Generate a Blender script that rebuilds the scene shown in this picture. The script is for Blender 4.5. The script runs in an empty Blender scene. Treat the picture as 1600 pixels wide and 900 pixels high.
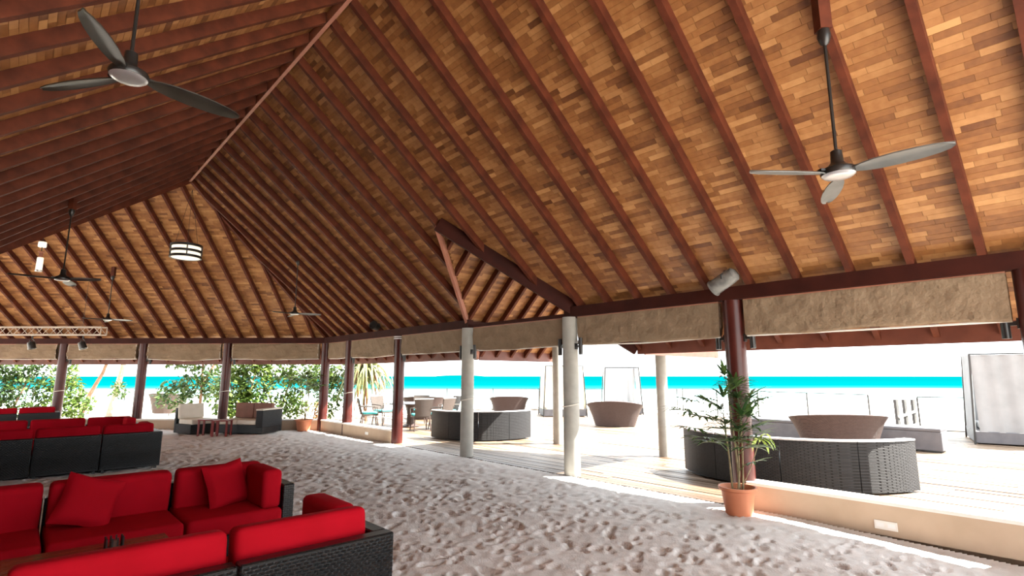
import bpy, bmesh, math, random
import numpy as np
from mathutils import Vector, Matrix
random.seed(7); RNG = np.random.default_rng(7)
SC = bpy.context.scene
COL = SC.collection

# ---------------------------------------------------------------- camera, sky, sun, exposure
H = 1.6
TH = math.radians(42.46)                       # the long wall runs 42.5 degrees left of the view
DU = np.array([-math.sin(TH), math.cos(TH), 0.0])   # along the long wall, away from the camera
NV = np.array([math.cos(TH), math.sin(TH), 0.0])    # out through the long wall
F_PX, PITCH = 830.2, math.radians(9.39)
cam = bpy.data.cameras.new('camera'); cam_o = bpy.data.objects.new('camera', cam); COL.objects.link(cam_o)
cam_o.location = (0, 0, H); cam_o.rotation_euler = (math.pi/2 + PITCH, 0, 0)
cam.sensor_fit = 'HORIZONTAL'; cam.sensor_width = 36.0; cam.lens = 36.0*F_PX/1600; cam.clip_start = 0.05; cam.clip_end = 5000
SC.camera = cam_o

w = bpy.data.worlds.new('sky'); SC.world = w; w.use_nodes = True
bg = w.node_tree.nodes['Background']; bg.inputs[0].default_value = (0.90, 0.96, 1.0, 1); bg.inputs[1].default_value = 1.7
sun = bpy.data.lights.new('sun', 'SUN'); sun.energy = 13.5; sun.angle = math.radians(0.6); sun.color = (1.0, 0.95, 0.86)
sun_o = bpy.data.objects.new('sun', sun); COL.objects.link(sun_o)
SUN_DIR = Vector(-0.59*DU + 0.68*NV + np.array([0, 0, 1.0])).normalized()
sun_o.rotation_euler = SUN_DIR.to_track_quat('Z', 'Y').to_euler(); sun_o.location = (20, -5, 25)
SC.view_settings.view_transform = 'Standard'; SC.view_settings.look = 'None'
SC.view_settings.exposure = 1.65; SC.view_settings.gamma = 1.0; SC.view_settings.use_curve_mapping = False

# ---------------------------------------------------------------- helpers
def P(u, v, z=0.0):
    p = DU*u + NV*v; return (p[0], p[1], z)
def UV(x, y):
    q = np.array([x, y, 0.0]); return float(q@DU), float(q@NV)

class MB:
    """collects polygons for one mesh"""
    def __init__(s): s.v = []; s.f = []
    def add(s, vs, fs):
        o = len(s.v); s.v += [tuple(map(float, p)) for p in vs]; s.f += [tuple(i+o for i in f) for f in fs]; return s
    def box(s, x0, x1, y0, y1, z0, z1):
        return s.add([(x0,y0,z0),(x1,y0,z0),(x1,y1,z0),(x0,y1,z0),(x0,y0,z1),(x1,y0,z1),(x1,y1,z1),(x0,y1,z1)],
            [(3,2,1,0),(4,5,6,7),(0,1,5,4),(1,2,6,5),(2,3,7,6),(3,0,4,7)])
    def hexa(s, b, t):          # bottom quad, top quad (lists of 4 points)
        return s.add(list(b)+list(t), [(3,2,1,0),(4,5,6,7),(0,1,5,4),(1,2,6,5),(2,3,7,6),(3,0,4,7)])
    def bar(s, a, b, wd, ht, up=(0,0,1)):   # rectangular bar, centre line a-b
        a = Vector(a); b = Vector(b); t = (b-a).normalized(); sd = t.cross(Vector(up)).normalized(); u = sd.cross(t)
        q = [sd*(-wd/2)+u*(-ht/2), sd*(wd/2)+u*(-ht/2), sd*(wd/2)+u*(ht/2), sd*(-wd/2)+u*(ht/2)]
        return s.hexa([a+k for k in q], [b+k for k in q])
    def tube(s, pts, r, n=8, cap=True):
        pts = [Vector(p) for p in pts]; rs = r if isinstance(r, (list, tuple)) else [r]*len(pts)
        vs = []; prev = None
        for i, p in enumerate(pts):
            t = (pts[min(i+1, len(pts)-1)]-pts[max(i-1, 0)]).normalized()
            ref = prev if prev is not None else (Vector((1,0,0)) if abs(t.x) < .9 else Vector((0,1,0)))
            x = (ref - t*ref.dot(t)).normalized(); y = t.cross(x); prev = x
            for k in range(n):
                a = 2*math.pi*k/n; vs.append(p + (x*math.cos(a)+y*math.sin(a))*rs[i])
        fs = [(i*n+k, i*n+(k+1)%n, (i+1)*n+(k+1)%n, (i+1)*n+k) for i in range(len(pts)-1) for k in range(n)]
        if cap: fs += [tuple(range(n-1, -1, -1)), tuple((len(pts)-1)*n+k for k in range(n))]
        return s.add(vs, fs)
    def lathe(s, prof, n=24, c=(0,0,0)):
        vs = [(c[0]+r*math.cos(2*math.pi*k/n), c[1]+r*math.sin(2*math.pi*k/n), c[2]+z) for r, z in prof for k in range(n)]
        m = len(prof)
        fs = [(i*n+k, i*n+(k+1)%n, (i+1)*n+(k+1)%n, (i+1)*n+k) for i in range(m-1) for k in range(n)]
        fs += [tuple(range(n-1, -1, -1)), tuple((m-1)*n+k for k in range(n))]
        return s.add(vs, fs)
    def ring(s, prof, n=24, c=(0,0,0)):     # closed cross-section, no discs
        vs = [(c[0]+r*math.cos(2*math.pi*k/n), c[1]+r*math.sin(2*math.pi*k/n), c[2]+z) for r, z in prof for k in range(n)]; m = len(prof)
        return s.add(vs, [(i*n+k, i*n+(k+1)%n, ((i+1)%m)*n+(k+1)%n, ((i+1)%m)*n+k) for i in range(m) for k in range(n)])
    def prism(s, poly, z0, z1):
        n = len(poly)
        return s.add([(p[0],p[1],z0) for p in poly]+[(p[0],p[1],z1) for p in poly],
            [tuple(range(n-1,-1,-1)), tuple(range(n, 2*n))]+[(i,(i+1)%n,n+(i+1)%n,n+i) for i in range(n)])
    def slab(s, pts, off):      # planar polygon thickened by the vector off
        n = len(pts); pts = [Vector(p) for p in pts]; off = Vector(off)
        return s.add(pts+[p+off for p in pts], [tuple(range(n-1,-1,-1)), tuple(range(n, 2*n))]+[(i,(i+1)%n,n+(i+1)%n,n+i) for i in range(n)])
    def rbox(s, x0, x1, y0, y1, z0, z1, r=.05, seg=3, M=None):
        bm = bmesh.new(); bmesh.ops.create_cube(bm, size=1)
        for q in bm.verts: q.co = Vector(((x0+x1)/2+q.co.x*(x1-x0), (y0+y1)/2+q.co.y*(y1-y0), (z0+z1)/2+q.co.z*(z1-z0)))
        bmesh.ops.bevel(bm, geom=list(bm.edges)+list(bm.verts), offset=r, segments=seg, affect='EDGES', profile=.6)
        bm.verts.index_update()
        s.add([(M @ q.co if M else q.co) for q in bm.verts], [tuple(q.index for q in f.verts) for f in bm.faces]); bm.free(); return s
    def grid(s, fn, nu, nv):    # fn(i/nu, j/nv) -> point
        o = [fn(i/nu, j/nv) for i in range(nu+1) for j in range(nv+1)]
        return s.add(o, [(i*(nv+1)+j, (i+1)*(nv+1)+j, (i+1)*(nv+1)+j+1, i*(nv+1)+j+1) for i in range(nu) for j in range(nv)])
    def mesh(s, name, smooth=False):
        me = bpy.data.meshes.new(name); me.from_pydata(s.v, [], s.f); me.update()
        if smooth:
            me.polygons.foreach_set('use_smooth', [True]*len(me.polygons))
            try: me.set_sharp_from_angle(angle=math.radians(40))
            except Exception: pass
        return me
    def obj(s, name, mat, parent=None, smooth=False, loc=None, rz=0):
        return link(s.mesh(name, smooth), name, mat, parent, loc, rz)

def link(me, name, mat, parent=None, loc=None, rz=0):
    o = bpy.data.objects.new(name, me); COL.objects.link(o)
    if mat is not None and not me.materials: me.materials.append(mat)
    if parent is not None: o.parent = parent
    if loc is not None: o.location = loc
    if rz: o.rotation_euler = (0, 0, rz)
    return o
def thing(name, label, cat, loc=(0,0,0), rz=0, group=None):
    o = bpy.data.objects.new(name, None); COL.objects.link(o); o.empty_display_size = .1
    o.location = loc; o.rotation_euler = (0, 0, rz); return tag(o, label, cat, group)
def tag(o, label, cat, group=None):
    o['label'] = label; o['category'] = cat
    if group: o['group'] = group
    return o
def structure(o, label=None):
    o['kind'] = 'structure'
    if label: o['label'] = label
    return o
def dup(root, label, loc=None, rz=None, group=None):
    r = root.copy(); COL.objects.link(r); r['label'] = label
    if loc is not None: r.location = loc
    if rz is not None: r.rotation_euler = (0, 0, rz)
    if group: r['group'] = group
    for ch in list(root.children):
        c = ch.copy(); COL.objects.link(c); c.parent = r
        for g in list(ch.children):
            q = g.copy(); COL.objects.link(q); q.parent = c
    return r

# ---------------------------------------------------------------- materials
def new_mat(name):
    m = bpy.data.materials.new(name); m.use_nodes = True; nt = m.node_tree
    return m, nt, nt.nodes['Principled BSDF']
def node(nt, t, **kw):
    n = nt.nodes.new(t)
    for k, x in kw.items():
        if k in n.inputs: n.inputs[k].default_value = x
        else: setattr(n, k, x)
    return n
def ramp(nt, fac, stops):
    r = nt.nodes.new('ShaderNodeValToRGB'); e = r.color_ramp.elements
    while len(e) < len(stops): e.new(.5)
    for q, (p, c) in zip(e, stops): q.position = p; q.color = (*c, 1)
    nt.links.new(fac, r.inputs[0]); return r.outputs[0]
def add_bump(nt, b, h, strength=.3, dist=.02):
    n = node(nt, 'ShaderNodeBump', Strength=strength, Distance=dist); nt.links.new(h, n.inputs['Height']); nt.links.new(n.outputs[0], b.inputs['Normal'])
def noisy(name, c1, c2, scale=4, rough=.6, stretch=(1,1,1), bump=0, bscale=None, spec=.5, detail=4):
    m, nt, b = new_mat(name); tc = node(nt, 'ShaderNodeTexCoord'); mp = node(nt, 'ShaderNodeMapping', Scale=stretch)
    nt.links.new(tc.outputs['Object'], mp.inputs[0])
    n = node(nt, 'ShaderNodeTexNoise', Scale=scale, Detail=detail); nt.links.new(mp.outputs[0], n.inputs['Vector'])
    nt.links.new(ramp(nt, n.outputs[0], [(.3, c1), (.7, c2)]), b.inputs['Base Color'])
    b.inputs['Roughness'].default_value = rough; b.inputs['Specular IOR Level'].default_value = spec
    if bump:
        n2 = node(nt, 'ShaderNodeTexNoise', Scale=bscale or scale*4, Detail=6); nt.links.new(mp.outputs[0], n2.inputs['Vector']); add_bump(nt, b, n2.outputs[0], bump, .06 if bump >= 1 else .02)
    return m
def wicker(name, hi, lo, row=.016, brick=.035, rough=.45):
    m, nt, b = new_mat(name); tc = node(nt, 'ShaderNodeTexCoord'); sp = node(nt, 'ShaderNodeSeparateXYZ'); nt.links.new(tc.outputs['Object'], sp.inputs[0])
    ad = node(nt, 'ShaderNodeMath', operation='ADD'); nt.links.new(sp.outputs[0], ad.inputs[0]); nt.links.new(sp.outputs[1], ad.inputs[1])
    cb = node(nt, 'ShaderNodeCombineXYZ'); nt.links.new(ad.outputs[0], cb.inputs[0]); nt.links.new(sp.outputs[2], cb.inputs[1])
    br = node(nt, 'ShaderNodeTexBrick', Scale=1.0); nt.links.new(cb.outputs[0], br.inputs['Vector'])
    br.inputs['Color1'].default_value = (*hi, 1); br.inputs['Color2'].default_value = tuple(.75*q for q in hi)+(1,); br.inputs['Mortar'].default_value = (*lo, 1)
    br.inputs['Mortar Size'].default_value = row*.24; br.inputs['Mortar Smooth'].default_value = .6; br.inputs['Brick Width'].default_value = brick; br.inputs['Row Height'].default_value = row
    nt.links.new(br.outputs[0], b.inputs['Base Color']); b.inputs['Roughness'].default_value = rough; b.inputs['Specular IOR Level'].default_value = .5 if 'dark' in name else .15
    iv = node(nt, 'ShaderNodeMath', operation='SUBTRACT'); iv.inputs[0].default_value = 1; nt.links.new(br.outputs['Fac'], iv.inputs[1])
    add_bump(nt, b, iv.outputs[0], 1.0, .012); return m
def leafmat(name, c1, c2):
    m, nt, b = new_mat(name); g = node(nt, 'ShaderNodeNewGeometry')
    c = ramp(nt, g.outputs['Random Per Island'], [(0, c1), (1, c2)]); nt.links.new(c, b.inputs['Base Color']); b.inputs['Roughness'].default_value = .45
    tr = node(nt, 'ShaderNodeBsdfTranslucent'); nt.links.new(c, tr.inputs[0]); mx = node(nt, 'ShaderNodeMixShader', Fac=.25)
    nt.links.new(b.outputs[0], mx.inputs[1]); nt.links.new(tr.outputs[0], mx.inputs[2]); nt.links.new(mx.outputs[0], nt.nodes['Material Output'].inputs[0]); return m

M = {}
def strip_mat(name, stops):
    m, nt, b = new_mat(name); at = node(nt, 'ShaderNodeAttribute', attribute_name='tone')
    tc = node(nt, 'ShaderNodeTexCoord'); n = node(nt, 'ShaderNodeTexNoise', Scale=14, Detail=5); nt.links.new(tc.outputs['Object'], n.inputs['Vector'])
    ad = node(nt, 'ShaderNodeMath', operation='MULTIPLY_ADD'); nt.links.new(n.outputs[0], ad.inputs[0]); ad.inputs[1].default_value = .5; nt.links.new(at.outputs['Fac'], ad.inputs[2])
    sb = node(nt, 'ShaderNodeMath', operation='SUBTRACT'); nt.links.new(ad.outputs[0], sb.inputs[0]); sb.inputs[1].default_value = .25
    nt.links.new(ramp(nt, sb.outputs[0], stops), b.inputs['Base Color']); b.inputs['Roughness'].default_value = .5; return m
M['strip'] = strip_mat('ceiling_strip_wood', [(0, (.125,.042,.012)), (.45, (.285,.118,.035)), (1, (.51,.265,.10))])
M['deck'] = strip_mat('deck_plank_wood', [(0, (.065,.034,.015)), (.5, (.15,.100,.063)), (1, (.27,.205,.15))])
M['rafter'] = noisy('rafter_red_wood', (.055,.012,.005), (.115,.027,.011), 5, .65, spec=.2, bump=.1, bscale=30)
M['beam'] = noisy('dark_beam_wood', (.026,.005,.003), (.046,.009,.005), 4, .7, spec=.15)
M['fascia'] = noisy('fascia_wood', (.12,.032,.018), (.17,.05,.028), 5, .5)
M['valley'] = noisy('valley_board_wood', (.33,.12,.07), (.42,.17,.11), 5, .5)
M['redcol'] = noisy('dark_red_column_paint', (.045,.009,.007), (.075,.015,.011), 3, .3, spec=.3)
M['greycol'] = noisy('pale_grey_column_paint', (.30,.295,.26), (.37,.355,.32), 6, .6)
M['skin'] = noisy('roof_underlay', (.30,.13,.05), (.36,.16,.07), 6, .8)
M['thatch'] = noisy('roof_outside', (.28,.22,.15), (.36,.29,.2), 12, .9)
M['sand'] = noisy('interior_sand', (.61,.59,.57), (.72,.70,.685), 9, .95, bump=.35, bscale=60, spec=.1, detail=8)
M['beach'] = noisy('beach_sand', (.72,.69,.62), (.80,.77,.72), .6, .95, spec=.1)
M['garden'] = noisy('garden_sand', (.62,.55,.45), (.72,.66,.56), 2, .95, spec=.1)
M['lowwall'] = noisy('low_wall_render', (.44,.325,.225), (.50,.375,.27), 3, .8, bump=.05)
M['cap'] = noisy('low_wall_cap', (.70,.66,.60), (.75,.71,.66), 3, .7)
M['canvas'] = noisy('tan_canvas', (.20,.135,.08), (.27,.19,.118), 3, .85, bump=1.0, bscale=6)
M['red'] = noisy('red_fabric', (.30,.003,.009), (.37,.004,.013), 3, .85, bump=.12, bscale=9, spec=.06)
M['wick'] = wicker('dark_wicker', (.006,.007,.009), (.0012,.0012,.0016), .019, .042, .35)
M['strand'] = noisy('black_wicker_strand', (.004,.005,.006), (.009,.011,.013), 20, .3)
M['wickg'] = wicker('grey_wicker', (.044,.044,.047), (.016,.016,.017), .02, .05)
M['wickb'] = wicker('brown_wicker', (.115,.080,.072), (.06,.041,.037), .016, .035)
M['wickl'] = wicker('taupe_wicker', (.13,.105,.092), (.06,.046,.04), .018, .04)
M['cream'] = noisy('cream_fabric', (.66,.60,.50), (.74,.68,.58), 4, .9)
M['brownfab'] = noisy('brown_fabric', (.20,.10,.075), (.26,.13,.10), 4, .9)
M['teal'] = noisy('teal_fabric', (.04,.36,.38), (.07,.46,.48), 4, .9)
M['black'] = noisy('black_metal', (.010,.010,.010), (.018,.016,.015), 5, .35)
M['steel'] = noisy('brushed_silver', (.55,.55,.56), (.65,.65,.66), 5, .3); M['steel'].node_tree.nodes['Principled BSDF'].inputs['Metallic'].default_value = .8
M['blade'] = noisy('grey_fan_blade', (.10,.105,.10), (.15,.15,.14), 8, .4)
M['bladeb'] = noisy('black_fan_blade', (.018,.016,.012), (.03,.026,.02), 8, .4)
M['tablew'] = noisy('red_brown_table_wood', (.12,.028,.012), (.2,.05,.022), 6, .22, stretch=(1,8,1))
M['redtable'] = noisy('red_stained_wood', (.16,.02,.018), (.24,.035,.03), 6, .35)
M['terra'] = noisy('terracotta', (.48,.16,.075), (.58,.21,.10), 5, .65)
M['soil'] = noisy('potting_soil', (.03,.02,.012), (.07,.045,.03), 30, .95)
M['leaf'] = leafmat('palm_leaf', (.018,.065,.014), (.10,.18,.045))
M['bush'] = leafmat('bush_leaf', (.028,.078,.010), (.14,.20,.035))
M['bushd'] = leafmat('dark_bush_leaf', (.014,.045,.007), (.075,.125,.024))
M['strap'] = leafmat('strap_leaf', (.08,.12,.025), (.25,.24,.10))
M['dry'] = leafmat('dry_leaf', (.22,.085,.025), (.34,.17,.07))
M['stem'] = noisy('palm_stem', (.16,.12,.06), (.30,.24,.13), 14, .8)
M['bark'] = noisy('pale_bark', (.33,.27,.22), (.45,.38,.32), 8, .9)
M['barkd'] = noisy('brown_bark', (.15,.085,.05), (.25,.15,.095), 8, .9)
M['white'] = noisy('white_enamel', (.72,.71,.69), (.78,.77,.75), 5, .4)
M['drape'] = noisy('white_drape', (.42,.43,.44), (.50,.51,.52), 3, .9)
M['draper'] = noisy('cream_drape', (.66,.60,.48), (.72,.66,.55), 3, .9)
M['drapeshade'] = noisy('shaded_white_drape', (.20,.205,.21), (.26,.265,.27), 2, .9)  # white drape greyed in its colour for the side away from the sun
M['rope'] = noisy('white_rope', (.66,.62,.55), (.74,.70,.64), 20, .9)
M['greybox'] = noisy('charcoal_panel', (.075,.075,.085), (.10,.10,.11), 5, .6)
M['greypost'] = noisy('weathered_grey_wood', (.045,.045,.045), (.065,.063,.06), 9, .8)
M['alu'] = noisy('truss_aluminium', (.42,.36,.30), (.52,.45,.38), 5, .35)
m, nt, b = new_mat('glowing_lamp_glass'); b.inputs['Base Color'].default_value = (.9,.85,.75,1); b.inputs['Emission Color'].default_value = (1,.86,.64,1); b.inputs['Emission Strength'].default_value = .33; M['glow'] = m
m, nt, b = new_mat('railing_glass'); b.inputs['Base Color'].default_value = (.9,1,1,1); b.inputs['Roughness'].default_value = .02
tr = node(nt, 'ShaderNodeBsdfTransparent'); tr.inputs[0].default_value = (.93,.98,.98,1); mx = node(nt, 'ShaderNodeMixShader', Fac=.06)
nt.links.new(tr.outputs[0], mx.inputs[1]); nt.links.new(b.outputs[0], mx.inputs[2]); nt.links.new(mx.outputs[0], nt.nodes['Material Output'].inputs[0]); M['glass'] = m
# sea: pale over the sand shallows, turquoise where it deepens
m, nt, b = new_mat('lagoon_water'); tc = node(nt, 'ShaderNodeTexCoord'); sp = node(nt, 'ShaderNodeSeparateXYZ'); nt.links.new(tc.outputs['Object'], sp.inputs[0])
n1 = node(nt, 'ShaderNodeTexNoise', Scale=.012, Detail=3); nt.links.new(tc.outputs['Object'], n1.inputs['Vector'])
ma = node(nt, 'ShaderNodeMath', operation='MULTIPLY_ADD'); nt.links.new(n1.outputs[0], ma.inputs[0]); ma.inputs[1].default_value = 60; nt.links.new(sp.outputs[1], ma.inputs[2])
mr = node(nt, 'ShaderNodeMapRange'); mr.inputs['From Min'].default_value = 40; mr.inputs['From Max'].default_value = 440; nt.links.new(ma.outputs[0], mr.inputs['Value'])
nt.links.new(ramp(nt, mr.outputs[0], [(0, (.55,.66,.66)), (.18, (.40,.56,.57)), (.30, (.01,.13,.14)), (.40, (.0,.064,.071)), (1, (.0,.056,.064))]), b.inputs['Base Color'])
b.inputs['Roughness'].default_value = .9; b.inputs['Specular IOR Level'].default_value = 0; M['sea'] = m

# ---------------------------------------------------------------- roof geometry
W = 6.79; ZT = 2.76; ZB = 2.59; S = math.radians(38.8); TS = math.tan(S); CS = math.cos(S)
VR = 2.5; HALF = W-VR; OVER = .93; RD = .122; ECOR = 15.95; T22 = math.tan(math.radians(22.24))
ZRIDGE = ZT+HALF*TS; UA = ECOR-HALF*T22; U0 = -3.6
EA = math.radians(2.2)
NE = np.array([math.sin(EA), math.cos(EA), 0]); TE = np.array([-math.cos(EA), math.sin(EA), 0])
CORNER = DU*ECOR+NV*W
TMAX = 20.0
UP = 7.43; VA = 5.08; ZA = ZT+(W-VA)*TS; KV = 1.22; SP = .951; PV1 = 10.4; PE = 2.24  # porch ridge, valley, eave
LIFT = RD/CS
def PT(t, q, z):            # along the end wall t, inwards q
    p = CORNER + TE*t - NE*q; return (p[0], p[1], z)
zq = lambda q: ZT+q*TS
def pr(u, v, lift=0): return P(u, v, ZT+(W-v)*TS+lift)               # right slope
def pl(u, v, lift=0): return P(u, v, ZT+(v-(2*VR-W))*TS+lift)        # left slope
def pe(t, q, lift=0): return PT(t, q, zq(q)+lift)                    # end slope
def pp(u, v, lift=0): return P(u, v, ZA-SP*abs(u-UP)+lift)           # porch
VL = 2*VR-W
VEAVE = W+OVER
LS = .03/CS+LIFT

def skin(name, pts, n_off, label, mat='skin'):
    o = MB().slab(pts, n_off).obj(name, M[mat]); return structure(o, label)
uv1 = UP-(VEAVE-VA)/KV; uv2 = UP+(VEAVE-VA)/KV
hipo = lambda v: ECOR-(W-v)*T22
ceil_r = skin('ceiling_right', [pr(U0,VR,LS), pr(UA,VR,LS), pr(hipo(VEAVE),VEAVE,LS), pr(uv2,VEAVE,LS), pr(UP,VA,LS), pr(uv1,VEAVE,LS), pr(U0,VEAVE,LS)], (0,0,.05), 'timber ceiling slope above the open side facing the deck')
ceil_l = skin('ceiling_left', [pl(U0,VR,LS), pl(UA,VR,LS), pl(UA-(HALF+OVER)*T22,VL-OVER,LS), pl(U0,VL-OVER,LS)], (0,0,.05), 'timber ceiling slope overhead on the left')
ceil_e = skin('ceiling_end', [pe(HALF*T22,HALF,LS), pe(TMAX,HALF,LS), pe(TMAX,-OVER,LS), pe(-OVER*T22,-OVER,LS)], (0,0,.05), 'timber ceiling slope at the far end')
# the far wing's near slope, behind the left slope
q2 = HALF*2+OVER
apx = PT(HALF*T22, HALF, 0)
skin('ceiling_inner', [PT(HALF*T22,HALF,ZRIDGE+LS), PT(TMAX,HALF,ZRIDGE+LS), PT(TMAX,q2,ZRIDGE-(HALF+OVER)*TS+LS), PT(HALF*T22+(HALF+OVER)*T22,q2,ZRIDGE-(HALF+OVER)*TS+LS)], (0,0,.05), 'near roof slope of the far wing')
LSP = RD/math.cos(math.atan(SP))+.04
vale = lambda du: VA+KV*du
ceil_p = skin('ceiling_porch', [pp(UP,VA,LSP), pp(UP,PV1,LSP), pp(UP+PE,PV1,LSP), pp(UP+PE,vale(PE),LSP)], (0,0,.05), 'sunlit timber slope of the entrance porch roof')
ceil_p2 = skin('ceiling_porch_near', [pp(UP,VA,LSP), pp(UP-PE,vale(PE),LSP), pp(UP-PE,PV1,LSP), pp(UP,PV1,LSP)], (0,0,.05), 'near slope of the entrance porch roof')

# --- ceiling strips: real small boards, the largest in view single, the others joined
def strips(point, rng, courses, interval, wdt=.062, lmin=.18, lmax=.40, thick=.014):
    """point(a, b, lift) -> xyz, a along the course, b across in plan; returns list of 8-corner arrays"""
    out = []
    for (b0, b1) in courses:
        bc = (b0+b1)/2
        for lo, hi in interval(bc):
            a = lo - rng.uniform(0, .3)
            while a < hi:
                L = rng.uniform(lmin, lmax); a0 = max(a, lo); a1 = min(a+L, hi); a += L
                if a1-a0 < .03: continue
                g = .0012; z = LIFT + rng.uniform(0, .003); e0 = b0+g*math.copysign(1, b1-b0); e1 = b1-g*math.copysign(1, b1-b0)
                out.append([point(a0+g,e0,z), point(a1-g,e0,z), point(a1-g,e1,z), point(a0+g,e1,z),
                            point(a0+g,e0,z+thick), point(a1-g,e0,z+thick), point(a1-g,e1,z+thick), point(a0+g,e1,z+thick)])
    return np.array(out)
def courses(b0, b1, wdt):
    n = int(round(abs(b1-b0)/wdt)); e = np.linspace(b0, b1, n+1); return list(zip(e[:-1], e[1:]))
rng = np.random.default_rng(3); wv = .064*CS
def int_r(v):
    hi = min(hipo(v), 99)
    if v > VA:
        g = (v-VA)/KV; return [(-4.0, UP-g), (UP+g, hi)]
    return [(-4.0, hi)]
st_r = strips(pr, rng, courses(VEAVE, VR, wv), int_r)
st_l = strips(pl, rng, courses(VL-OVER, VR, wv), lambda v: [(-2.0, UA-(VR-v)*T22)])
st_e = strips(pe, rng, courses(-OVER, HALF, wv), lambda q: [(q*T22, 15.0)])
wpp = .064*math.cos(math.atan(SP))
st_p = strips(lambda a, b, z: pp(b, a, z), rng, courses(UP+PE, UP, wpp), lambda u: [(vale(u-UP), PV1)])
st_q = strips(lambda a, b, z: pp(b, a, z), rng, courses(UP-PE, UP, wpp), lambda u: [(vale(UP-u), PV1)])
cF = np.array([0, math.cos(PITCH), math.sin(PITCH)]); cU = np.array([0, -math.sin(PITCH), math.cos(PITCH)])
def px_area(A):
    c = A.mean(1)-np.array([0,0,H]); D = c@cF; x = 800+F_PX*c[:,0]/np.maximum(D,.1); y = 450-F_PX*(c@cU)/np.maximum(D,.1)
    n = np.cross(A[:,1]-A[:,0], A[:,3]-A[:,0]); ar = abs((n*c).sum(1))/np.maximum(D,.1)**3*F_PX**2
    return np.where((D > .5)&(x > 0)&(x < 1600)&(y > 0)&(y < 900), ar, 0)
HEXF = np.array([(3,2,1,0),(4,5,6,7),(0,1,5,4),(1,2,6,5),(2,3,7,6),(3,0,4,7)])
def hex_mesh(name, A, tones, mat):
    n = len(A); me = bpy.data.meshes.new(name)
    me.vertices.add(n*8); me.vertices.foreach_set('co', A.reshape(-1).astype(np.float32))
    me.loops.add(n*24); me.polygons.add(n*6)
    idx = (HEXF[None]+(np.arange(n)*8)[:,None,None]).reshape(-1)
    me.loops.foreach_set('vertex_index', idx.astype(np.int32)); me.polygons.foreach_set('loop_start', np.arange(0, n*24, 4, dtype=np.int32))
    me.polygons.foreach_set('use_smooth', np.zeros(n*6, bool)); me.update(calc_edges=True); me.validate()
    at = me.attributes.new('tone', 'FLOAT', 'FACE'); at.data.foreach_set('value', np.repeat(tones, 6).astype(np.float32)); me.materials.append(mat); return me
def lay(st, parent, pick=0):
    tones = np.clip(rng.normal(.47, .20, len(st)), 0, 1); sel = np.zeros(len(st), bool)
    if pick: sel[np.argsort(-px_area(st))[:pick]] = True
    for i in np.where(sel)[0]: link(hex_mesh('ceiling_strip', st[i:i+1], tones[i:i+1], M['strip']), 'ceiling_strip', None, parent)
    o = link(hex_mesh('ceiling_strips', st[~sel], tones[~sel], M['strip']), 'ceiling_strips', None, parent); o['kind'] = 'stuff'
lay(st_r, ceil_r, 298); lay(st_l, ceil_l); lay(st_e, ceil_e); lay(st_p, ceil_p); lay(st_q, ceil_p2)

# --- rafters
RW = .064
def rafter(parent, a, b, side, depth=None, mat='rafter'):
    """a, b: points on the underside plane, side: unit sideways vector"""
    a = Vector(a); b = Vector(b); s_ = Vector(side)*(RW/2); up = Vector((0, 0, LIFT))
    MB().hexa([a-s_, b-s_, b+s_, a+s_], [a-s_+up, b-s_+up, b+s_+up, a+s_+up]).obj('rafter', M[mat], parent)
k = -8
while True:
    u = .64+.57*k; k += 1
    if u > hipo(VEAVE): break
    vtop = VR+.04 if u < UA else W-(ECOR-u)/T22+.05
    vbot = min(VEAVE-.03, VA+KV*abs(u-UP)-.06)
    if vbot-vtop > .1: rafter(ceil_r, pr(u, vbot), pr(u, vtop), DU)
    vlo = VL-OVER+.03
    if u < UA: 
        vlo = max(vlo, VR-(UA-u)/T22)
        if VR-vlo > .15: rafter(ceil_l, pl(u, vlo), pl(u, VR-.04), DU)
t = -.2
while t < 15:
    qt = min(HALF-.04, t/T22 if t > -OVER*T22 else -OVER) if t < HALF*T22 else HALF-.04
    if qt > -OVER+.2: rafter(ceil_e, pe(t, -OVER+.03), pe(t, qt-.03), TE)
    t += .57
v = VA+.42
while v < PV1:
    du = min(PE-.03, (v-VA)/KV-.05)
    for sg, par in ((1, ceil_p), (-1, ceil_p2)):
        rafter(par, pp(UP+sg*du, v), pp(UP+sg*.03, v), NV)
    v += .47

# --- beams, ridge, valleys, fascias
def sbar(name, a, b, wd, ht, mat, label):
    return structure(MB().bar(a, b, wd, ht).obj(name, M[mat]), label)
zb = (ZT+ZB)/2; vb = W+.07
sbar('eave_beam', P(U0, vb, zb), P(6.10, vb, zb), .14, ZT-ZB, 'beam', 'dark eave beam over the low wall nearest the camera')
sbar('eave_beam', P(8.78, vb, zb), P(ECOR+.02, vb, zb), .14, ZT-ZB, 'beam', 'dark eave beam from the entrance to the far corner')
sbar('entrance_beam', P(6.10, vb, 2.625), P(8.78, vb, 2.625), .08, .06, 'beam', 'thin dark beam across the porch entrance')
sbar('eave_beam', PT(-.02, -.07, zb), PT(TMAX, -.07, zb), .14, ZT-ZB, 'beam', 'dark eave beam along the far end')
sbar('eave_beam', P(U0, VL-.07, zb), P(12.3, VL-.07, zb), .14, ZT-ZB, 'beam', 'dark eave beam on the left side')
sbar('ridge_board', P(U0, VR, ZRIDGE+.05), P(UA, VR, ZRIDGE+.05), .05, .16, 'valley', 'reddish ridge board along the top of the ceiling')
sbar('ridge_board', PT(HALF*T22, HALF, ZRIDGE+.05), PT(15, HALF, ZRIDGE+.05), .05, .16, 'rafter', 'ridge board of the far wing')
sbar('hip_beam', P(UA, VR, ZRIDGE+.10), P(hipo(VEAVE), VEAVE, ZT-OVER*TS+.10), .08, .14, 'rafter', 'hip beam at the far corner')
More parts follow.
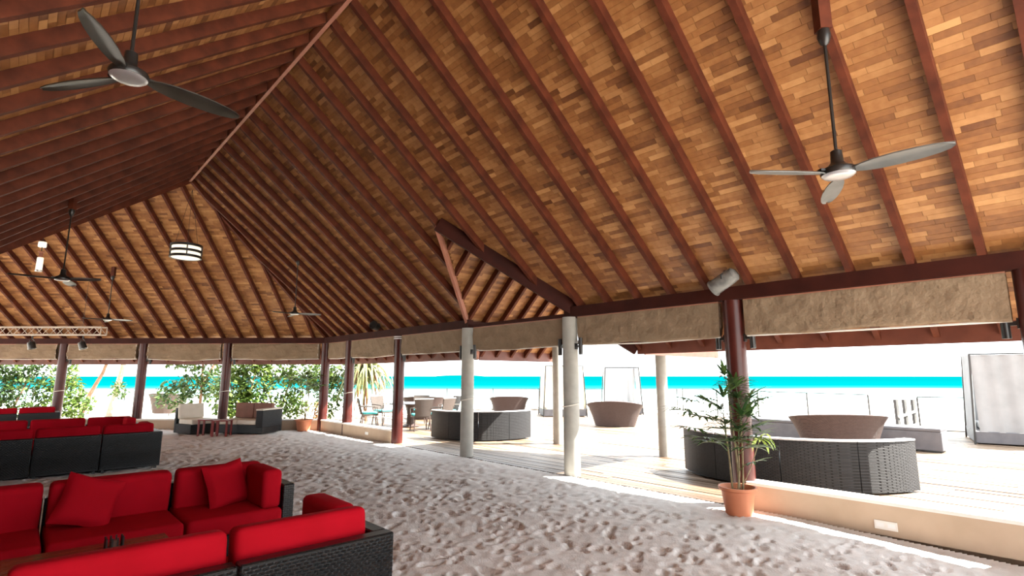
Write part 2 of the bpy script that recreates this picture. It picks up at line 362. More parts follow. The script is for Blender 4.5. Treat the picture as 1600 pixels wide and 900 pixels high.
sbar('valley_beam', P(UA, VR, ZRIDGE+.06), P(UA-(HALF+OVER)*T22, VL-OVER, ZT-OVER*TS+.06), .09, .20, 'rafter', 'valley beam between the left ceiling and the far wing')
sbar('valley_beam', P(UP-.02, VA-.03, ZA+.05), P(uv1, VEAVE, ZT-OVER*TS+.05), .09, .24, 'beam', 'dark valley beam on the near side of the porch opening')
sbar('valley_beam', P(UP+.02, VA-.03, ZA+.04), P(uv2, VEAVE, ZT-OVER*TS+.04), .05, .17, 'valley', 'pinkish valley board on the far side of the porch opening')
zf = ZT-OVER*TS+.085
sbar('fascia_board', P(U0, VEAVE, zf), P(uv1, VEAVE, zf), .03, .27, 'fascia', 'fascia board along the eave nearest the camera')
sbar('fascia_board', P(uv2, VEAVE, zf), P(hipo(VEAVE), VEAVE, zf), .03, .27, 'fascia', 'fascia board along the eave beyond the porch')
sbar('fascia_board', PT(-OVER*T22, -OVER, zf), PT(TMAX, -OVER, zf), .03, .27, 'fascia', 'fascia board along the eave of the far end')
sbar('fascia_board', P(U0, VL-OVER, zf), P(12, VL-OVER, zf), .03, .27, 'fascia', 'fascia board along the left eave')
zp = ZA-SP*PE+.085
sbar('fascia_board', P(UP+PE, vale(PE), zp), P(UP+PE, PV1, zp), .03, .27, 'fascia', 'fascia board on the far side of the porch')
sbar('fascia_board', P(UP-PE, vale(PE), zp), P(UP-PE, PV1, zp), .03, .27, 'fascia', 'fascia board on the near side of the porch')
sbar('ridge_board', P(UP, VA, ZA+.06), P(UP, PV1, ZA+.06), .05, .16, 'rafter', 'ridge board of the porch')
for sg in (1, -1):
    sbar('porch_beam', P(UP+sg*1.45, W+.1, ZA-SP*1.45-.10), P(UP+sg*1.45, PV1-.3, ZA-SP*1.45-.10), .10, .16, 'beam', ('far' if sg > 0 else 'near')+' side beam of the porch')

# ---------------------------------------------------------------- ground
G = .02; X0, X1, Y0, Y1 = -24.0, 8.0, .4, 18.6
nx, ny = int((X1-X0)/G), int((Y1-Y0)/G)
hm = np.zeros((ny, nx), np.float32)
def smooth_noise(sc, amp):
    a = RNG.normal(size=(int((Y1-Y0)/sc)+3, int((X1-X0)/sc)+3)).astype(np.float32)
    yy = np.arange(ny)*G/sc; xx = np.arange(nx)*G/sc; y0 = yy.astype(int); x0 = xx.astype(int); fy = (yy-y0)[:,None]; fx = (xx-x0)[None]
    fy = fy*fy*(3-2*fy); fx = fx*fx*(3-2*fx)
    return amp*((a[y0][:,x0]*(1-fx)+a[y0][:,x0+1]*fx)*(1-fy)+(a[y0+1][:,x0]*(1-fx)+a[y0+1][:,x0+1]*fx)*fy)
hm += smooth_noise(.9, .010)+smooth_noise(.3, .005)+smooth_noise(.1, .004)+smooth_noise(.05, .003)
for _ in range(22000):
    cx = RNG.uniform(X0+.5, X1-.5); cy = RNG.uniform(Y0+.5, Y1-.5); u_, v_ = UV(cx, cy)
    if v_ > W-.2 or v_ < -3.5: continue
    edge = min(1, max(0, (W-.25-v_)/2.2)); dep = RNG.uniform(.014, .050)*(.25+.75*edge)
    la = RNG.uniform(.035, .075); lb = la*RNG.uniform(.4, .75); an = RNG.uniform(0, math.pi); R_ = la*2.4
    i0, i1 = int((cx-R_-X0)/G), int((cx+R_-X0)/G); j0, j1 = int((cy-R_-Y0)/G), int((cy+R_-Y0)/G)
    if i0 < 0 or j0 < 0 or i1 >= nx or j1 >= ny: continue
    xs = X0+np.arange(i0, i1)*G-cx; ys = Y0+np.arange(j0, j1)*G-cy; ca, sa = math.cos(an), math.sin(an)
    p_ = (xs[None]*ca+ys[:,None]*sa)/la; q_ = (-xs[None]*sa+ys[:,None]*ca)/lb; r2 = p_*p_+q_*q_
    hm[j0:j1, i0:i1] += (-dep*1.3*np.exp(-r2**2)+dep*.22*np.exp(-((np.sqrt(r2)-1.45)**2)*7)).astype(np.float32)
hm = np.clip(hm, -.075, .06)
# perspective-graded tessellation: finer where the ground is near
tn = 700; yn = 440
ts = np.linspace(-1.75, 1.15, tn); ys = 1.2*np.exp(np.linspace(0, math.log(17.2/1.2), yn))
YY = np.repeat(ys[:,None], tn, 1); XX = ts[None]*YY
uu = XX*DU[0]+YY*DU[1]; vv = XX*NV[0]+YY*NV[1]
ex = (XX-CORNER[0])*NE[0]+(YY-CORNER[1])*NE[1]
inside = (vv < W-.02)&(ex < -.02)&(XX > X0+.1)&(XX < X1-.2)
ii = np.clip((XX-X0)/G, 0, nx-2); jj = np.clip((YY-Y0)/G, 0, ny-2); i0 = ii.astype(int); j0 = jj.astype(int); fi = ii-i0; fj = jj-j0
ZZ = (hm[j0,i0]*(1-fi)+hm[j0,i0+1]*fi)*(1-fj)+(hm[j0+1,i0]*(1-fi)+hm[j0+1,i0+1]*fi)*fj
ZZ = ZZ*np.clip((W-vv)/.5, .15, 1)-.10*np.clip((2.6-uu)/3, 0, 1)*np.clip((vv-4)/2.5, 0, 1)
vid = np.arange(tn*yn).reshape(yn, tn); ok = inside[:-1,:-1]&inside[1:,:-1]&inside[:-1,1:]&inside[1:,1:]
fq = np.stack([vid[:-1,:-1][ok], vid[:-1,1:][ok], vid[1:,1:][ok], vid[1:,:-1][ok]], 1)
me = bpy.data.meshes.new('floor'); me.vertices.add(tn*yn); me.vertices.foreach_set('co', np.stack([XX, YY, ZZ], 2).reshape(-1).astype(np.float32))
me.loops.add(fq.size); me.polygons.add(len(fq)); me.loops.foreach_set('vertex_index', fq.reshape(-1).astype(np.int32)); me.polygons.foreach_set('loop_start', np.arange(0, fq.size, 4, dtype=np.int32))
me.update(calc_edges=True); me.polygons.foreach_set('use_smooth', [True]*len(fq))
bm = bmesh.new(); bm.from_mesh(me); bmesh.ops.delete(bm, geom=[q for q in bm.verts if not q.link_faces], context='VERTS'); bm.to_mesh(me); bm.free()
structure(link(me, 'floor', M['sand']), 'pale sand floor covered in footprints')
c0 = CORNER
structure(MB().prism([P(-14, W-.0)[:2], P(ECOR, W)[:2], PT(22, 0, 0)[:2], (-30, -12)], -.32, -.13).obj('floor_base', M['sand']), 'packed sand under the floor')

# deck: planks as far as they can be told apart, then a slab
deck = structure(MB().prism([P(-10, W)[:2], P(ECOR+1.5, W)[:2], P(ECOR+2.5, 21)[:2], P(-10, 21)[:2]], -.25, -.03).obj('floor_deck', M['deck']), 'sun-bleached timber deck outside')
pk = []
for i in range(46):
    v0 = W+.0+i*.14; u = -6.0-random.uniform(0, 3)
    while u < 17.5:
        L = random.uniform(3.6, 4.8); z = random.uniform(-.004, .004); pk.append((u, u+L, v0, z)); u += L
for (a, b_, v0, z) in pk:
    A = np.array([[P(a+.004,v0+.004,-.03), P(b_-.004,v0+.004,-.03), P(b_-.004,v0+.136,-.03), P(a+.004,v0+.136,-.03), P(a+.004,v0+.004,z), P(b_-.004,v0+.004,z), P(b_-.004,v0+.136,z), P(a+.004,v0+.136,z)]])
    link(hex_mesh('deck_plank', A, np.clip(rng.normal(.5, .3, 1), 0, 1), M['deck']), 'deck_plank', None, deck)
far = []
for i in range(55):
    v0 = W+46*.14+i*.14; u = -6.0-random.uniform(0, 3)
    while u < 17.5:
        L = random.uniform(3.6, 4.8); far.append([P(a_, b2, z_) for z_ in (-.03, 0) for (a_, b2) in ((u+.004,v0+.004),(u+L-.004,v0+.004),(u+L-.004,v0+.136),(u+.004,v0+.136))]); u += L
o = link(hex_mesh('deck_planks', np.array(far), np.clip(rng.normal(.5, .25, len(far)), 0, 1), M['deck']), 'deck_planks', None, deck); o['kind'] = 'stuff'
structure(MB().prism([(-50,-14), (15.5,-14), (15.5,17), (8.6,26.2), (-50,26.2)], -.6, -.26).obj('terrace_ground', M['garden']), 'sandy garden ground around the pavilion')
structure(MB().prism([(-400,-200), (400,-200), (400,70), (-400,55)], -1.7, -1.3).obj('beach', M['beach']), 'white beach sand below the terrace')
structure(MB().prism([(-2500,40), (2500,40), (2500,4000), (-2500,4000)], -1.9, -1.38).obj('sea', M['sea']), 'turquoise lagoon')
isl = MB().grid(lambda a, b: (-130+a*95, 820+b*60, -1.4+4.2*max(0, math.sin(math.pi*a))**.45*math.sin(math.pi*b)), 20, 8).obj('island', M['sea'])  # sea colour on the land stands in for distance haze
tag(isl, 'low island on the sea horizon', 'island')

# low walls with a pale cap
def lowwall(name, a, b, label):
    a = np.array(a); b = np.array(b); t_ = (b-a)/np.linalg.norm(b-a); n_ = np.array([t_[1], -t_[0], 0])*.24
    o = MB().prism([a[:2], (a+n_)[:2], (b+n_)[:2], b[:2]], -.25, .275).obj(name, M['lowwall']); structure(o, label)
    i_ = -n_/.24*.012
    MB().prism([(a+i_)[:2], (a+n_-i_)[:2], (b+n_-i_)[:2], (b+i_)[:2]], .275, .31).obj('wall_cap', M['cap'], o); return o
wr = lowwall('wall_right', P(-6, W), P(3.12, W), 'low cream wall beside the large potted palm')
lowwall('wall_right', P(11.75, W), P(ECOR, W), 'low cream wall between the far red columns')
lowwall('wall_end', PT(0, 0, 0), PT(18, 0, 0), 'low cream wall along the far end')
so = MB().hexa([P(1.585, W-.012, .03), P(1.785, W-.012, .03), P(1.785, W, .03), P(1.585, W, .03)], [P(1.585, W-.012, .115), P(1.785, W-.012, .115), P(1.785, W, .115), P(1.585, W, .115)]).obj('socket_plate', M['cap'])
tag(so, 'pale socket plate on the low wall near the camera', 'socket')
for q in (0, 1): 
    x_ = 1.635+.1*q; MB().hexa([P(x_-.033, W-.015, .052), P(x_+.033, W-.015, .052), P(x_+.033, W-.011, .052), P(x_-.033, W-.011, .052)], [P(x_-.033, W-.015, .095), P(x_+.033, W-.015, .095), P(x_+.033, W-.011, .095), P(x_-.033, W-.011, .095)]).obj('socket_face', M['white'], so)
so2 = MB().hexa([P(12.9, W-.01, .1), P(13.06, W-.01, .1), P(13.06, W, .1), P(12.9, W, .1)], [P(12.9, W-.01, .17), P(13.06, W-.01, .17), P(13.06, W, .17), P(12.9, W, .17)]).obj('socket_plate', M['white'])
tag(so2, 'small white socket plate on the low wall by the far red columns', 'socket')

# ---------------------------------------------------------------- columns
def column(loc, label, mat, rope=True, rings=False, top=ZB, r=.135, rt=None, group='roof columns'):
    o = thing('column', label, 'column', loc, TH, group)
    MB().lathe([(r, -.25), (r*.99, .6), ((rt or r*.96), top)], 28).obj('shaft', M[mat], o, True)
    if rope:
        R_ = r*1.0+.006; z0 = 1.12
        MB().tube([(R_*math.cos(a), R_*math.sin(a), z0+.03*math.cos(a+1)) for a in np.linspace(0, 2*math.pi, 25)], .009, 6).obj('rope', M['rope'], o, True)
    if rings:
        for z in (top-.03, top-.075): MB().ring([(r*.97, z-.012), (r*1.16, z-.008), (r*1.16, z+.008), (r*.96, z+.012)], 28).obj('collar_ring', M['white'], o, True)
    return o
VC = W+.13
column(P(.33, VC), 'dark red column cut by the right edge of the photo', 'redcol', rope=False)
column(P(3.20, VC), 'dark red column standing behind the large potted palm', 'redcol', rope=False)
column(P(6.03, VC-.06), 'pale grey column at the near side of the deck entrance', 'greycol')
column(P(8.86, VC-.06), 'pale grey column at the far side of the deck entrance', 'greycol')
column(P(11.70, VC), 'red column with white rings on top where the far low wall ends', 'redcol', rope=False, rings=True)
column(P(14.42, VC), 'red column with a rope band next to the one with white rings', 'redcol')
column(P(ECOR+.02, VC-.05), 'red corner column right beside the far potted palm', 'redcol', rope=False)
column(PT(3.07, -.13, 0), 'dark column behind the beige lounge chair and sofa', 'redcol')
column(PT(5.75, -.13, 0), 'thin dark column left of the far beige chair, in front of the sea', 'redcol', rope=False)
column(PT(8.32, -.13, 0), 'leftmost dark column, behind the far red sofas', 'redcol')
column(PT(10.9, -.13, 0), 'dark end column just outside the left edge', 'redcol', rope=False)
column(P(-2.6, VC), 'dark column past the right edge, the last along the low wall', 'redcol', rope=False)
structure(MB().prism([P(U0, VL-.02)[:2], P(12.3, VL-.02)[:2], P(12.3, VL-.2)[:2], P(U0, VL-.2)[:2]], -.25, ZB).obj('wall_left_shade', M['fascia']), 'unseen timber wall added on the left to darken the right ceiling slope')  # unseen wall, added in dark wood to darken the right ceiling slope
column(P(6.12, 9.78), 'free-standing pale porch post on the deck, the one nearer the large palm', 'greycol', False, top=2.5, r=.115)
column(P(8.95, 9.68), 'free-standing pale porch post half hidden behind the near entrance column', 'greycol', False, top=2.5, r=.115)

# column lamps: up-and-down cylinders
def col_lamp(loc, rz, label):
    o = thing('wall_lamp', label, 'wall lamp', loc, rz, 'black column lamps')
    MB().lathe([(.03, -.14), (.036, -.14), (.036, .14), (.03, .14)], 16, (.09, 0, 0)).obj('lamp_cylinder', M['black'], o, True)
    MB().box(0, .07, -.02, .02, -.02, .02).obj('bracket', M['black'], o)
    MB().box(-.012, .004, -.035, .035, -.05, .05).obj('back_plate', M['black'], o)
rA = .14; UPZ = 2.02
for u, v, sgs, nm in ((3.2, VC, (1, -1), 'the column behind the large palm'), (6.03, VC-.06, (1, -1), 'the near entrance column'), (8.86, VC-.06, (1, -1), 'the far entrance column'),
                      (.33, VC, (1,), 'the column at the right edge'), (11.7, VC, (-1,), 'the column with white rings'), (14.42, VC, (-1,), 'the red column with a rope band'), (ECOR, VC, (1,), 'the far corner column')):
    for sg in sgs:
        col_lamp(P(u+sg*rA, v, UPZ+.07), TH+math.pi/2*sg, 'black cylinder lamp on the %s side of %s' % ('far left' if sg > 0 else 'right', nm))
for t_, nm in ((3.07, 'the column behind the beige lounge set'), (5.75, 'the thin dark column before the sea'), (8.32, 'the leftmost dark column')):
    p_ = PT(t_-rA, -.13, UPZ+.07); col_lamp(p_, -EA, 'small black cylinder lamp on the right of '+nm)

# ---------------------------------------------------------------- canvas blinds, rolled up under the beams
def blind(a, b, label, seed, sag=0.0, drop=.44):
    a = Vector(a); b = Vector(b); L = (b-a).length; t_ = (b-a)/L; n_ = Vector((t_.y, -t_.x, 0)); rz = math.atan2(t_.y, t_.x)
    o = thing('canvas_blind', label, 'blind', (a.x, a.y, 0), rz, 'rolled canvas blinds'); r = random.Random(seed)
    ph = [r.uniform(0, 6.3) for _ in range(12)]; zt = ZB+.005
    # local frame: x along, y outwards (-y = inside)
    prof = []
    for i in range(15): prof.append((-.035-.030*math.sin(math.pi*i/14), zt-drop*i/14))
    for i in range(1, 8): a_ = math.pi*i/8; prof.append((.0-.035*math.cos(a_), zt-drop-.035*math.sin(a_)))
    for i in range(8): prof.append((.035, zt-drop+(drop-.02)*i/7))
    n = len(prof)-1; nl = max(24, int(L/.05))
    def fn(s_, q):
        i = q*n; k_ = int(round(i)); y, z = prof[k_]; d_ = (zt-z)/drop; x = s_*L
        e = math.sin(math.pi*min(1, max(0, s_)))
        wr = .020*math.sin(9*d_+3*x+ph[0])*d_+.014*math.sin(17*x*(.5+.3*math.sin(ph[1]))+8*d_+ph[2])*d_+.016*math.sin(2.1*x+ph[3]+4*d_)+.008*math.sin(31*d_+5*math.sin(1.7*x+ph[7])+2*x)
        dz = -sag*e*d_+.012*math.sin(3.1*x+ph[4])*d_+.007*math.sin(7*x+ph[5])*d_
        seam = sum(.012*math.exp(-((x-L*c)/.025)**2)*math.sin(30*d_+ph[6+j]) for j, c in enumerate((.3, .68)))*(1 if k_ < 15 else 0)
        return (x, y-abs(wr) if k_ < 15 else y+wr*.3, z+dz) if not seam else (x, y-abs(wr)-abs(seam), z+dz)
    MB().grid(fn, nl, n).obj('canvas', M['canvas'], o, True)
    MB().box(0, L, -.05, .03, zt-.022, zt-.001).obj('top_batten', M['valley'], o)
    MB().tube([(.01, 0, zt-drop-.042-0*sag), (L*.5, 0, zt-drop-.046-sag), (L-.01, 0, zt-drop-.042)], .012, 6).obj('bottom_bar', M['cap'], o, True)
    for x in (.03, L-.03): MB().tube([(x, -.06, zt-.03), (x+.008, -.075, zt-.2), (x, -.06, zt-drop-.03)], .005, 5).obj('cord', M['rope'], o)
vbq = W+.10; g = .17
for i, (u0, u1, nm) in enumerate(((.33, 3.20, 'over the low wall right of the large potted palm'), (3.20, 6.03, 'between the large potted palm and the near entrance column'), (6.03, 8.86, 'across the entrance between the two pale columns'),
        (8.86, 11.70, 'between the far pale column and the column with white rings'), (11.70, 14.42, 'between the two far red columns'), (14.42, ECOR, 'in the narrow far bay of the red corner columns'))):
    blind(P(u0+g, vbq), P(u1-g, vbq), 'tan canvas blind rolled up '+nm, 10+i, sag=(.0, .02, .01, .0, .03, .01)[i])
blind(P(-2.6+g, vbq), P(.33-g, vbq), 'tan canvas blind rolled up past the column at the right edge', 50)
for i, (t0, t1, nm) in enumerate(((0, 3.07, 'above the beige lounge sofa'), (3.07, 5.75, 'sagging above the beige lounge chair'), (5.75, 8.32, 'left of the thin dark column'), (8.32, 10.9, 'at the far left edge'))):
    blind(PT(t1-g, -.10, 0), PT(t0+g, -.10, 0), 'tan canvas blind rolled up '+nm, 30+i, sag=(.02, .05, 0, 0)[i])
# ---------------------------------------------------------------- DETAILS
# --- red sectional sofas: modules with wicker shell and cushions
SB = .62                                        # wicker back height
def sofa_module(label, loc, rz, wd, arm=None, depth=.86):
    """local: back along y=0, seat towards +y, x 0..wd; arm 'lo'/'hi' closes that side"""
    o = thing('sofa_module', label, 'sofa', loc, rz, 'red sectional sofas'); g = .006
    x0, x1 = g, wd-g
    MB().rbox(x0, x1, 0, .10, .03, SB, .008, 1).obj('wicker_back', M['wick'], o)
    MB().rbox(x0+.002, x1-.002, .101, depth, .05, .27, .008, 1).obj('wicker_base', M['wick'], o)
    we = link(weave(wd-.03, .54), 'weave', M['strand'], o, (.015, -.0005, .065)); we['kind'] = 'stuff'
    if arm:
        wa = link(weave(depth-.02, .33), 'weave', M['strand'], o, (x1+.0005, .01, .275) if arm == 'hi' else (x0-.0005, depth-.01, .275), math.pi/2 if arm == 'hi' else -math.pi/2); wa['kind'] = 'stuff'
    ax0, ax1 = x0, x1
    if arm:
        s0, s1 = (x0, x0+.10) if arm == 'lo' else (x1-.10, x1)
        MB().rbox(s0, s1, .101, depth, .271, SB, .008, 1).obj('wicker_arm', M['wick'], o)
        if arm == 'lo': ax0 = s1
        else: ax1 = s0
    MB().rbox(ax0+.004, ax1-.004, .112, depth+.03, .272, .43, .045, 3).obj('seat_cushion', M['red'], o, True)
    bx0, bx1 = ax0+.012, ax1-.012
    c = MB().rbox(-(bx1-bx0)/2, (bx1-bx0)/2, -.085, .085, 0, .36, .05, 3, Matrix.Translation(((bx0+bx1)/2, .205, .40)) @ Matrix.Rotation(math.radians(-6), 4, 'X'))
    c.obj('back_cushion', M['red'], o, True)
    if arm:
        cx = ax0+.09 if arm == 'lo' else ax1-.09
        MB().rbox(cx-.085, cx+.085, .31, depth-.02, .42, .755, .05, 3).obj('arm_cushion', M['red'], o, True)
    for (lx, ly) in ((.06, .06), (wd-.06, .06), (.06, depth-.06), (wd-.06, depth-.06)): MB().box(lx-.02, lx+.02, ly-.02, ly+.02, -.09, .052).obj('foot', M['black'], o)
    return o
WEAVE = {}
def weave(wd, hgt):
    key = (round(wd, 3), round(hgt, 3))
    if key not in WEAVE:
        m_ = MB(); bw, rh = .040, .0185; rows = int(hgt/rh); cols = int(wd/bw)
        for j in range(rows):
            for i in range(cols+1):
                x0 = i*bw-(bw/2 if j % 2 else 0)+.004; x1 = x0+bw-.008; x0 = max(0, x0); x1 = min(wd, x1)
                if x1-x0 < .01: continue
                z0 = j*rh+.0025; z1 = z0+rh-.005; xm = (x0+x1)/2; q = (x1-x0)*.25
                m_.add([(x0,0,z0),(x1,0,z0),(x1,0,z1),(x0,0,z1),(x0+q,-.006,(z0+z1)/2),(x1-q,-.006,(z0+z1)/2)], [(0,1,5,4),(1,2,5),(2,3,4,5),(3,0,4)])
        WEAVE[key] = m_.mesh('weave')
    return WEAVE[key]
def sofa_row(u, vend, wd, n, face_away, names):
    for i in range(n):
        if face_away: sofa_module(names[i], P(vend and u, vend-wd*(i+1), 0), TH, wd, 'hi' if i == 0 else None)
        else: sofa_module(names[i], P(u, vend-wd*i, 0), TH+math.pi, wd, 'lo' if i == 0 else None)
sofa_row(3.16, 1.88, .92, 3, True, ['red corner sofa module nearest the camera, its wicker back to the viewer', 'middle red sofa module beside the nearest corner module, seen from behind', 'red sofa module at the lower left edge, seen from behind'])
sofa_row(6.02, 2.0, .87, 3, False, ['red corner sofa module facing the viewer with a cushion leaning in its corner', 'red sofa module facing the viewer with a tilted cushion on its seat', 'red sofa module facing the viewer left of the tilted cushion'])
sofa_row(11.50, 2.02, .87, 4, True, ['red corner sofa module in the middle distance, wicker back towards the viewer', 'red sofa module second from the sand aisle in the row seen from behind', 'red sofa module third from the sand aisle in the row seen from behind', 'red sofa module fourth from the sand aisle in the row seen from behind'])
sofa_row(14.25, 1.98, .87, 4, False, ['red corner sofa module facing the viewer behind the middle wicker row', 'red sofa module facing the viewer second from the aisle behind the middle wicker row', 'red sofa module facing the viewer third from the aisle behind the middle wicker row', 'red sofa module facing the viewer fourth from the aisle behind the middle wicker row', 'red sofa module facing the viewer fifth from the aisle behind the middle wicker row', 'red sofa module facing the viewer sixth from the aisle behind the middle wicker row'])
sofa_row(19.3, .95, .87, 3, True, ['farthest red corner sofa module at the left under the bushes, seen from behind', 'farthest red sofa module next to its corner module at the left edge', 'farthest red sofa module cut by the left edge'])
pb = tag(MB().lathe([(.16, 0), (.2, .02), (.24, .42), (.22, .42), (.19, .36)], 20).obj('planter', M['brownfab'], None, True, P(20.5, .55, .31)), 'small brown planter beside the farthest red sofa', 'planter')

def pillow_mesh(w_=.40, t_=.15):
    m_ = MB(); n = 14
    def f(sg):
        def g_(a, b):
            x = (a-.5)*2; y = (b-.5)*2; e = max(0, (1-x**4))*max(0, (1-y**4)); pin = 1-.09*(1-abs(x))*abs(y)**3; pin2 = 1-.09*(1-abs(y))*abs(x)**3
            return (x*w_/2*pin2*1, y*w_/2*pin, sg*(t_/2*e**.55+.004))
        return g_
    m_.grid(f(1), n, n); o_ = len(m_.f); m_.grid(f(-1), n, n); m_.f[o_:] = [q[::-1] for q in m_.f[o_:]]
    return m_
def pillow(label, loc, rot):
    o = pillow_mesh().obj('throw_pillow', M['red'], None, True); o.location = loc; o.rotation_euler = rot; return tag(o, label, 'cushion', 'red throw pillows')
Rz = Matrix.Rotation(TH, 4, 'Z')
def rot_of(tilt, roll, yaw):       # lean against a back whose outer face looks towards +u
    return (Matrix.Rotation(TH+yaw, 4, 'Z') @ Matrix.Rotation(tilt, 4, 'X') @ Matrix.Rotation(roll, 4, 'Z')).to_euler()
pillow('square red pillow lying tilted against the sofa back, left of the corner', P(5.60, .52, .605), rot_of(math.radians(66), math.radians(-20), .1))
pillow('square red pillow leaning in the shaded corner of the sofa', P(5.62, 1.53, .605), rot_of(math.radians(72), math.radians(6), .35))

# --- low table between the near sofas
t_ = thing('coffee_table', 'low red-brown wooden coffee table between the two nearest sofas', 'table', P(4.58, .42), TH)
for i in range(7): MB().rbox(-.52, .52, -.32+i*.092, -.32+i*.092+.088, .405, .435, .004, 1).obj('table_slat', M['tablew'], t_)
MB().box(-.50, .50, -.30, -.27, .33, .404).box(-.50, .50, .27, .30, .33, .404).box(-.50, -.47, -.27, .27, .33, .404).box(.47, .50, -.27, .27, .33, .404).obj('apron', M['tablew'], t_)
for sx in (-.465, .465):
    for sy in (-.265, .265): MB().box(sx-.03, sx+.03, sy-.03, sy+.03, -.08, .33).obj('leg', M['tablew'], t_)
t_ = thing('candle_holder', 'small black candle box on the coffee table', 'candle holder', P(4.66, .60, .436), TH)
cb_ = MB().box(-.05, .05, -.05, .05, 0, .012)
for i in range(4): cb_.box(-.05+i*.0305, -.05+i*.0305+.009, -.05, -.041, .012, .085).box(-.05+i*.0305, -.05+i*.0305+.009, .041, .05, .012, .085).box(-.05, -.041, -.041+i*.024, -.032+i*.024, .012, .085).box(.041, .05, -.041+i*.024, -.032+i*.024, .012, .085)
cb_.obj('slatted_box', M['black'], t_); MB().lathe([(.022, .012), (.024, .06), (.018, .06)], 12).obj('candle', M['brownfab'], t_, True)

# --- ceiling fans
def fan(label, hub, ang, ztop, zroof, R=.66, blade='blade', pitch=-16, mount=True):
    o = thing('ceiling_fan', label, 'ceiling fan', hub, 0, 'ceiling fans'); zt = ztop-hub[2]; zr = zroof-hub[2]
    MB().tube([(0,0,.10), (0,0,zt)], .011, 8).obj('downrod', M['black'], o, True)
    MB().lathe([(.012, zt-.02), (.03, zt), (.045, zt+.05), (.04, zt+.10)], 14).obj('canopy', M['black'], o, True)
    if zr > zt+.1: MB().box(-.042, .042, -.042, .042, zt+.10, zr+.08).obj('mount_block', M['rafter'], o)
    mt = MB().lathe([(.02, .15), (.036, .14), (.04, .06), (.06, .035), (.105, .01), (.112, -.012), (.105, -.03), (.075, -.04)], 24).obj('motor_housing', M['black'], o, True)
    MB().lathe([(.104, -.031), (.09, -.043), (.06, -.047), (.02, -.048)], 24).obj('silver_cap', M['steel'], mt, True)
    for k in range(3):
        a = math.radians(ang+120*k); prof = [(.10, .02), (.16, .045), (.24, .060), (.36, .068), (.48, .064), (.57, .052), (.63, .034), (.66, .008)]
        b_ = MB(); vs = []
        pt = math.tan(math.radians(pitch))
        for z_ in (-.004, .004):
            for (r_, hw) in prof:
                for yy in (-1, -.33, .33, 1): vs.append((r_*R/.66, yy*hw-.012, yy*hw*pt*(1-.35*r_)-.018*abs(yy)+z_-.03*r_))
        n_ = len(prof); fs = []
        for L_ in (0, 1):
            for i in range(n_-1):
                for j in range(3):
                    q = [L_*n_*4+i*4+j, L_*n_*4+(i+1)*4+j, L_*n_*4+(i+1)*4+j+1, L_*n_*4+i*4+j+1]; fs.append(tuple(q if L_ else q[::-1]))
        for i in range(n_-1):
            for j in (0, 3): fs.append((i*4+j, (i+1)*4+j, n_*4+(i+1)*4+j, n_*4+i*4+j))
        for j in range(3):
            for i in (0, n_-1): fs.append((i*4+j, i*4+j+1, n_*4+i*4+j+1, n_*4+i*4+j))
        b_.add(vs, fs); bo = b_.obj('blade', M[blade], o, True); bo.rotation_euler = (0, 0, a)
        MB().box(.07, .14, -.02, .02, -.012, .004).obj('blade_bracket', M['black'], bo)
roofz = lambda v: ZT+min(W-v, v-VL)*TS
fan('grey three-blade ceiling fan on the right below the bright ceiling', (2.24, 3.47, 2.99), -53, 3.95, roofz(UV(2.24,3.47)[1]), .64)
fan('large black ceiling fan at the upper left', (-2.45, 3.13, 3.51), 50, 4.18, roofz(UV(-2.45,3.13)[1]), .68, 'bladeb')
fan('black ceiling fan on a long rod at the left, above the light truss', (-7.45, 8.66, 3.20), -3, 4.28, roofz(UV(-7.45,8.66)[1]), .68, 'bladeb')
q_ = -((np.array([-11.0, 14.4, 0])-CORNER)@NE)
fan('small far ceiling fan just above the end of the light truss', (-11.0, 14.4, 3.13), 10, 4.22, zq(q_), .62, 'blade')
fan('small far ceiling fan near the far corner of the roof', (-5.32, 12.93, 3.12), 5, 4.32, roofz(UV(-5.32,12.93)[1]), .64, 'blade')

# --- drum lamp under the roof apex, double cylinder lantern
o = thing('drum_lamp', 'white drum pendant lamp with dark bands hanging below the roof apex', 'pendant lamp', (-7.45, 11.85, 4.26))
MB().lathe([(.285, .012), (.29, .0), (.29, .30), (.28, .30)], 32).obj('glass_drum', M['glow'], o, True)
for z in (.0, .125, .255): MB().ring([(.291, z-.012), (.325, z-.012), (.325, z+.042), (.291, z+.042)], 32).obj('band', M['black'], o, True)
for a in range(4): MB().box(.292, .322, -.012, .012, .03, .26).obj('strut', M['black'], o).rotation_euler = (0, 0, a*math.pi/2+.6)
for a in range(3): MB().tube([(.25*math.cos(a*2.09), .25*math.sin(a*2.09), .30), (0, 0, 1.62)], .004, 5).obj('wire', M['black'], o)
o = thing('tube_lantern', 'white two-part tube lantern hanging at the left above the fan', 'pendant lamp', (-8.88, 9.78, 3.53))
MB().lathe([(.05, .0), (.055, .01), (.055, .03), (.04, .03)], 14).obj('foot', M['steel'], o, True)
MB().lathe([(.045, .032), (.05, .04), (.05, .26), (.042, .27)], 14).obj('lower_tube', M['glow'], o, True)
MB().lathe([(.03, .272), (.03, .36), (.05, .37), (.05, .385)], 14).obj('neck', M['valley'], o, True)
MB().lathe([(.058, .47), (.064, .48), (.064, .56), (.058, .57)], 14).obj('upper_shade', M['glow'], o, True)
MB().tube([(0,0,.38), (0,0,.47)], .008, 6).obj('joint_rod', M['black'], o); u_, v_ = UV(-8.88, 9.78)
MB().tube([(0,0,.57), (0,0,roofz(v_)-3.53+.1)], .006, 6).obj('cord', M['black'], o)

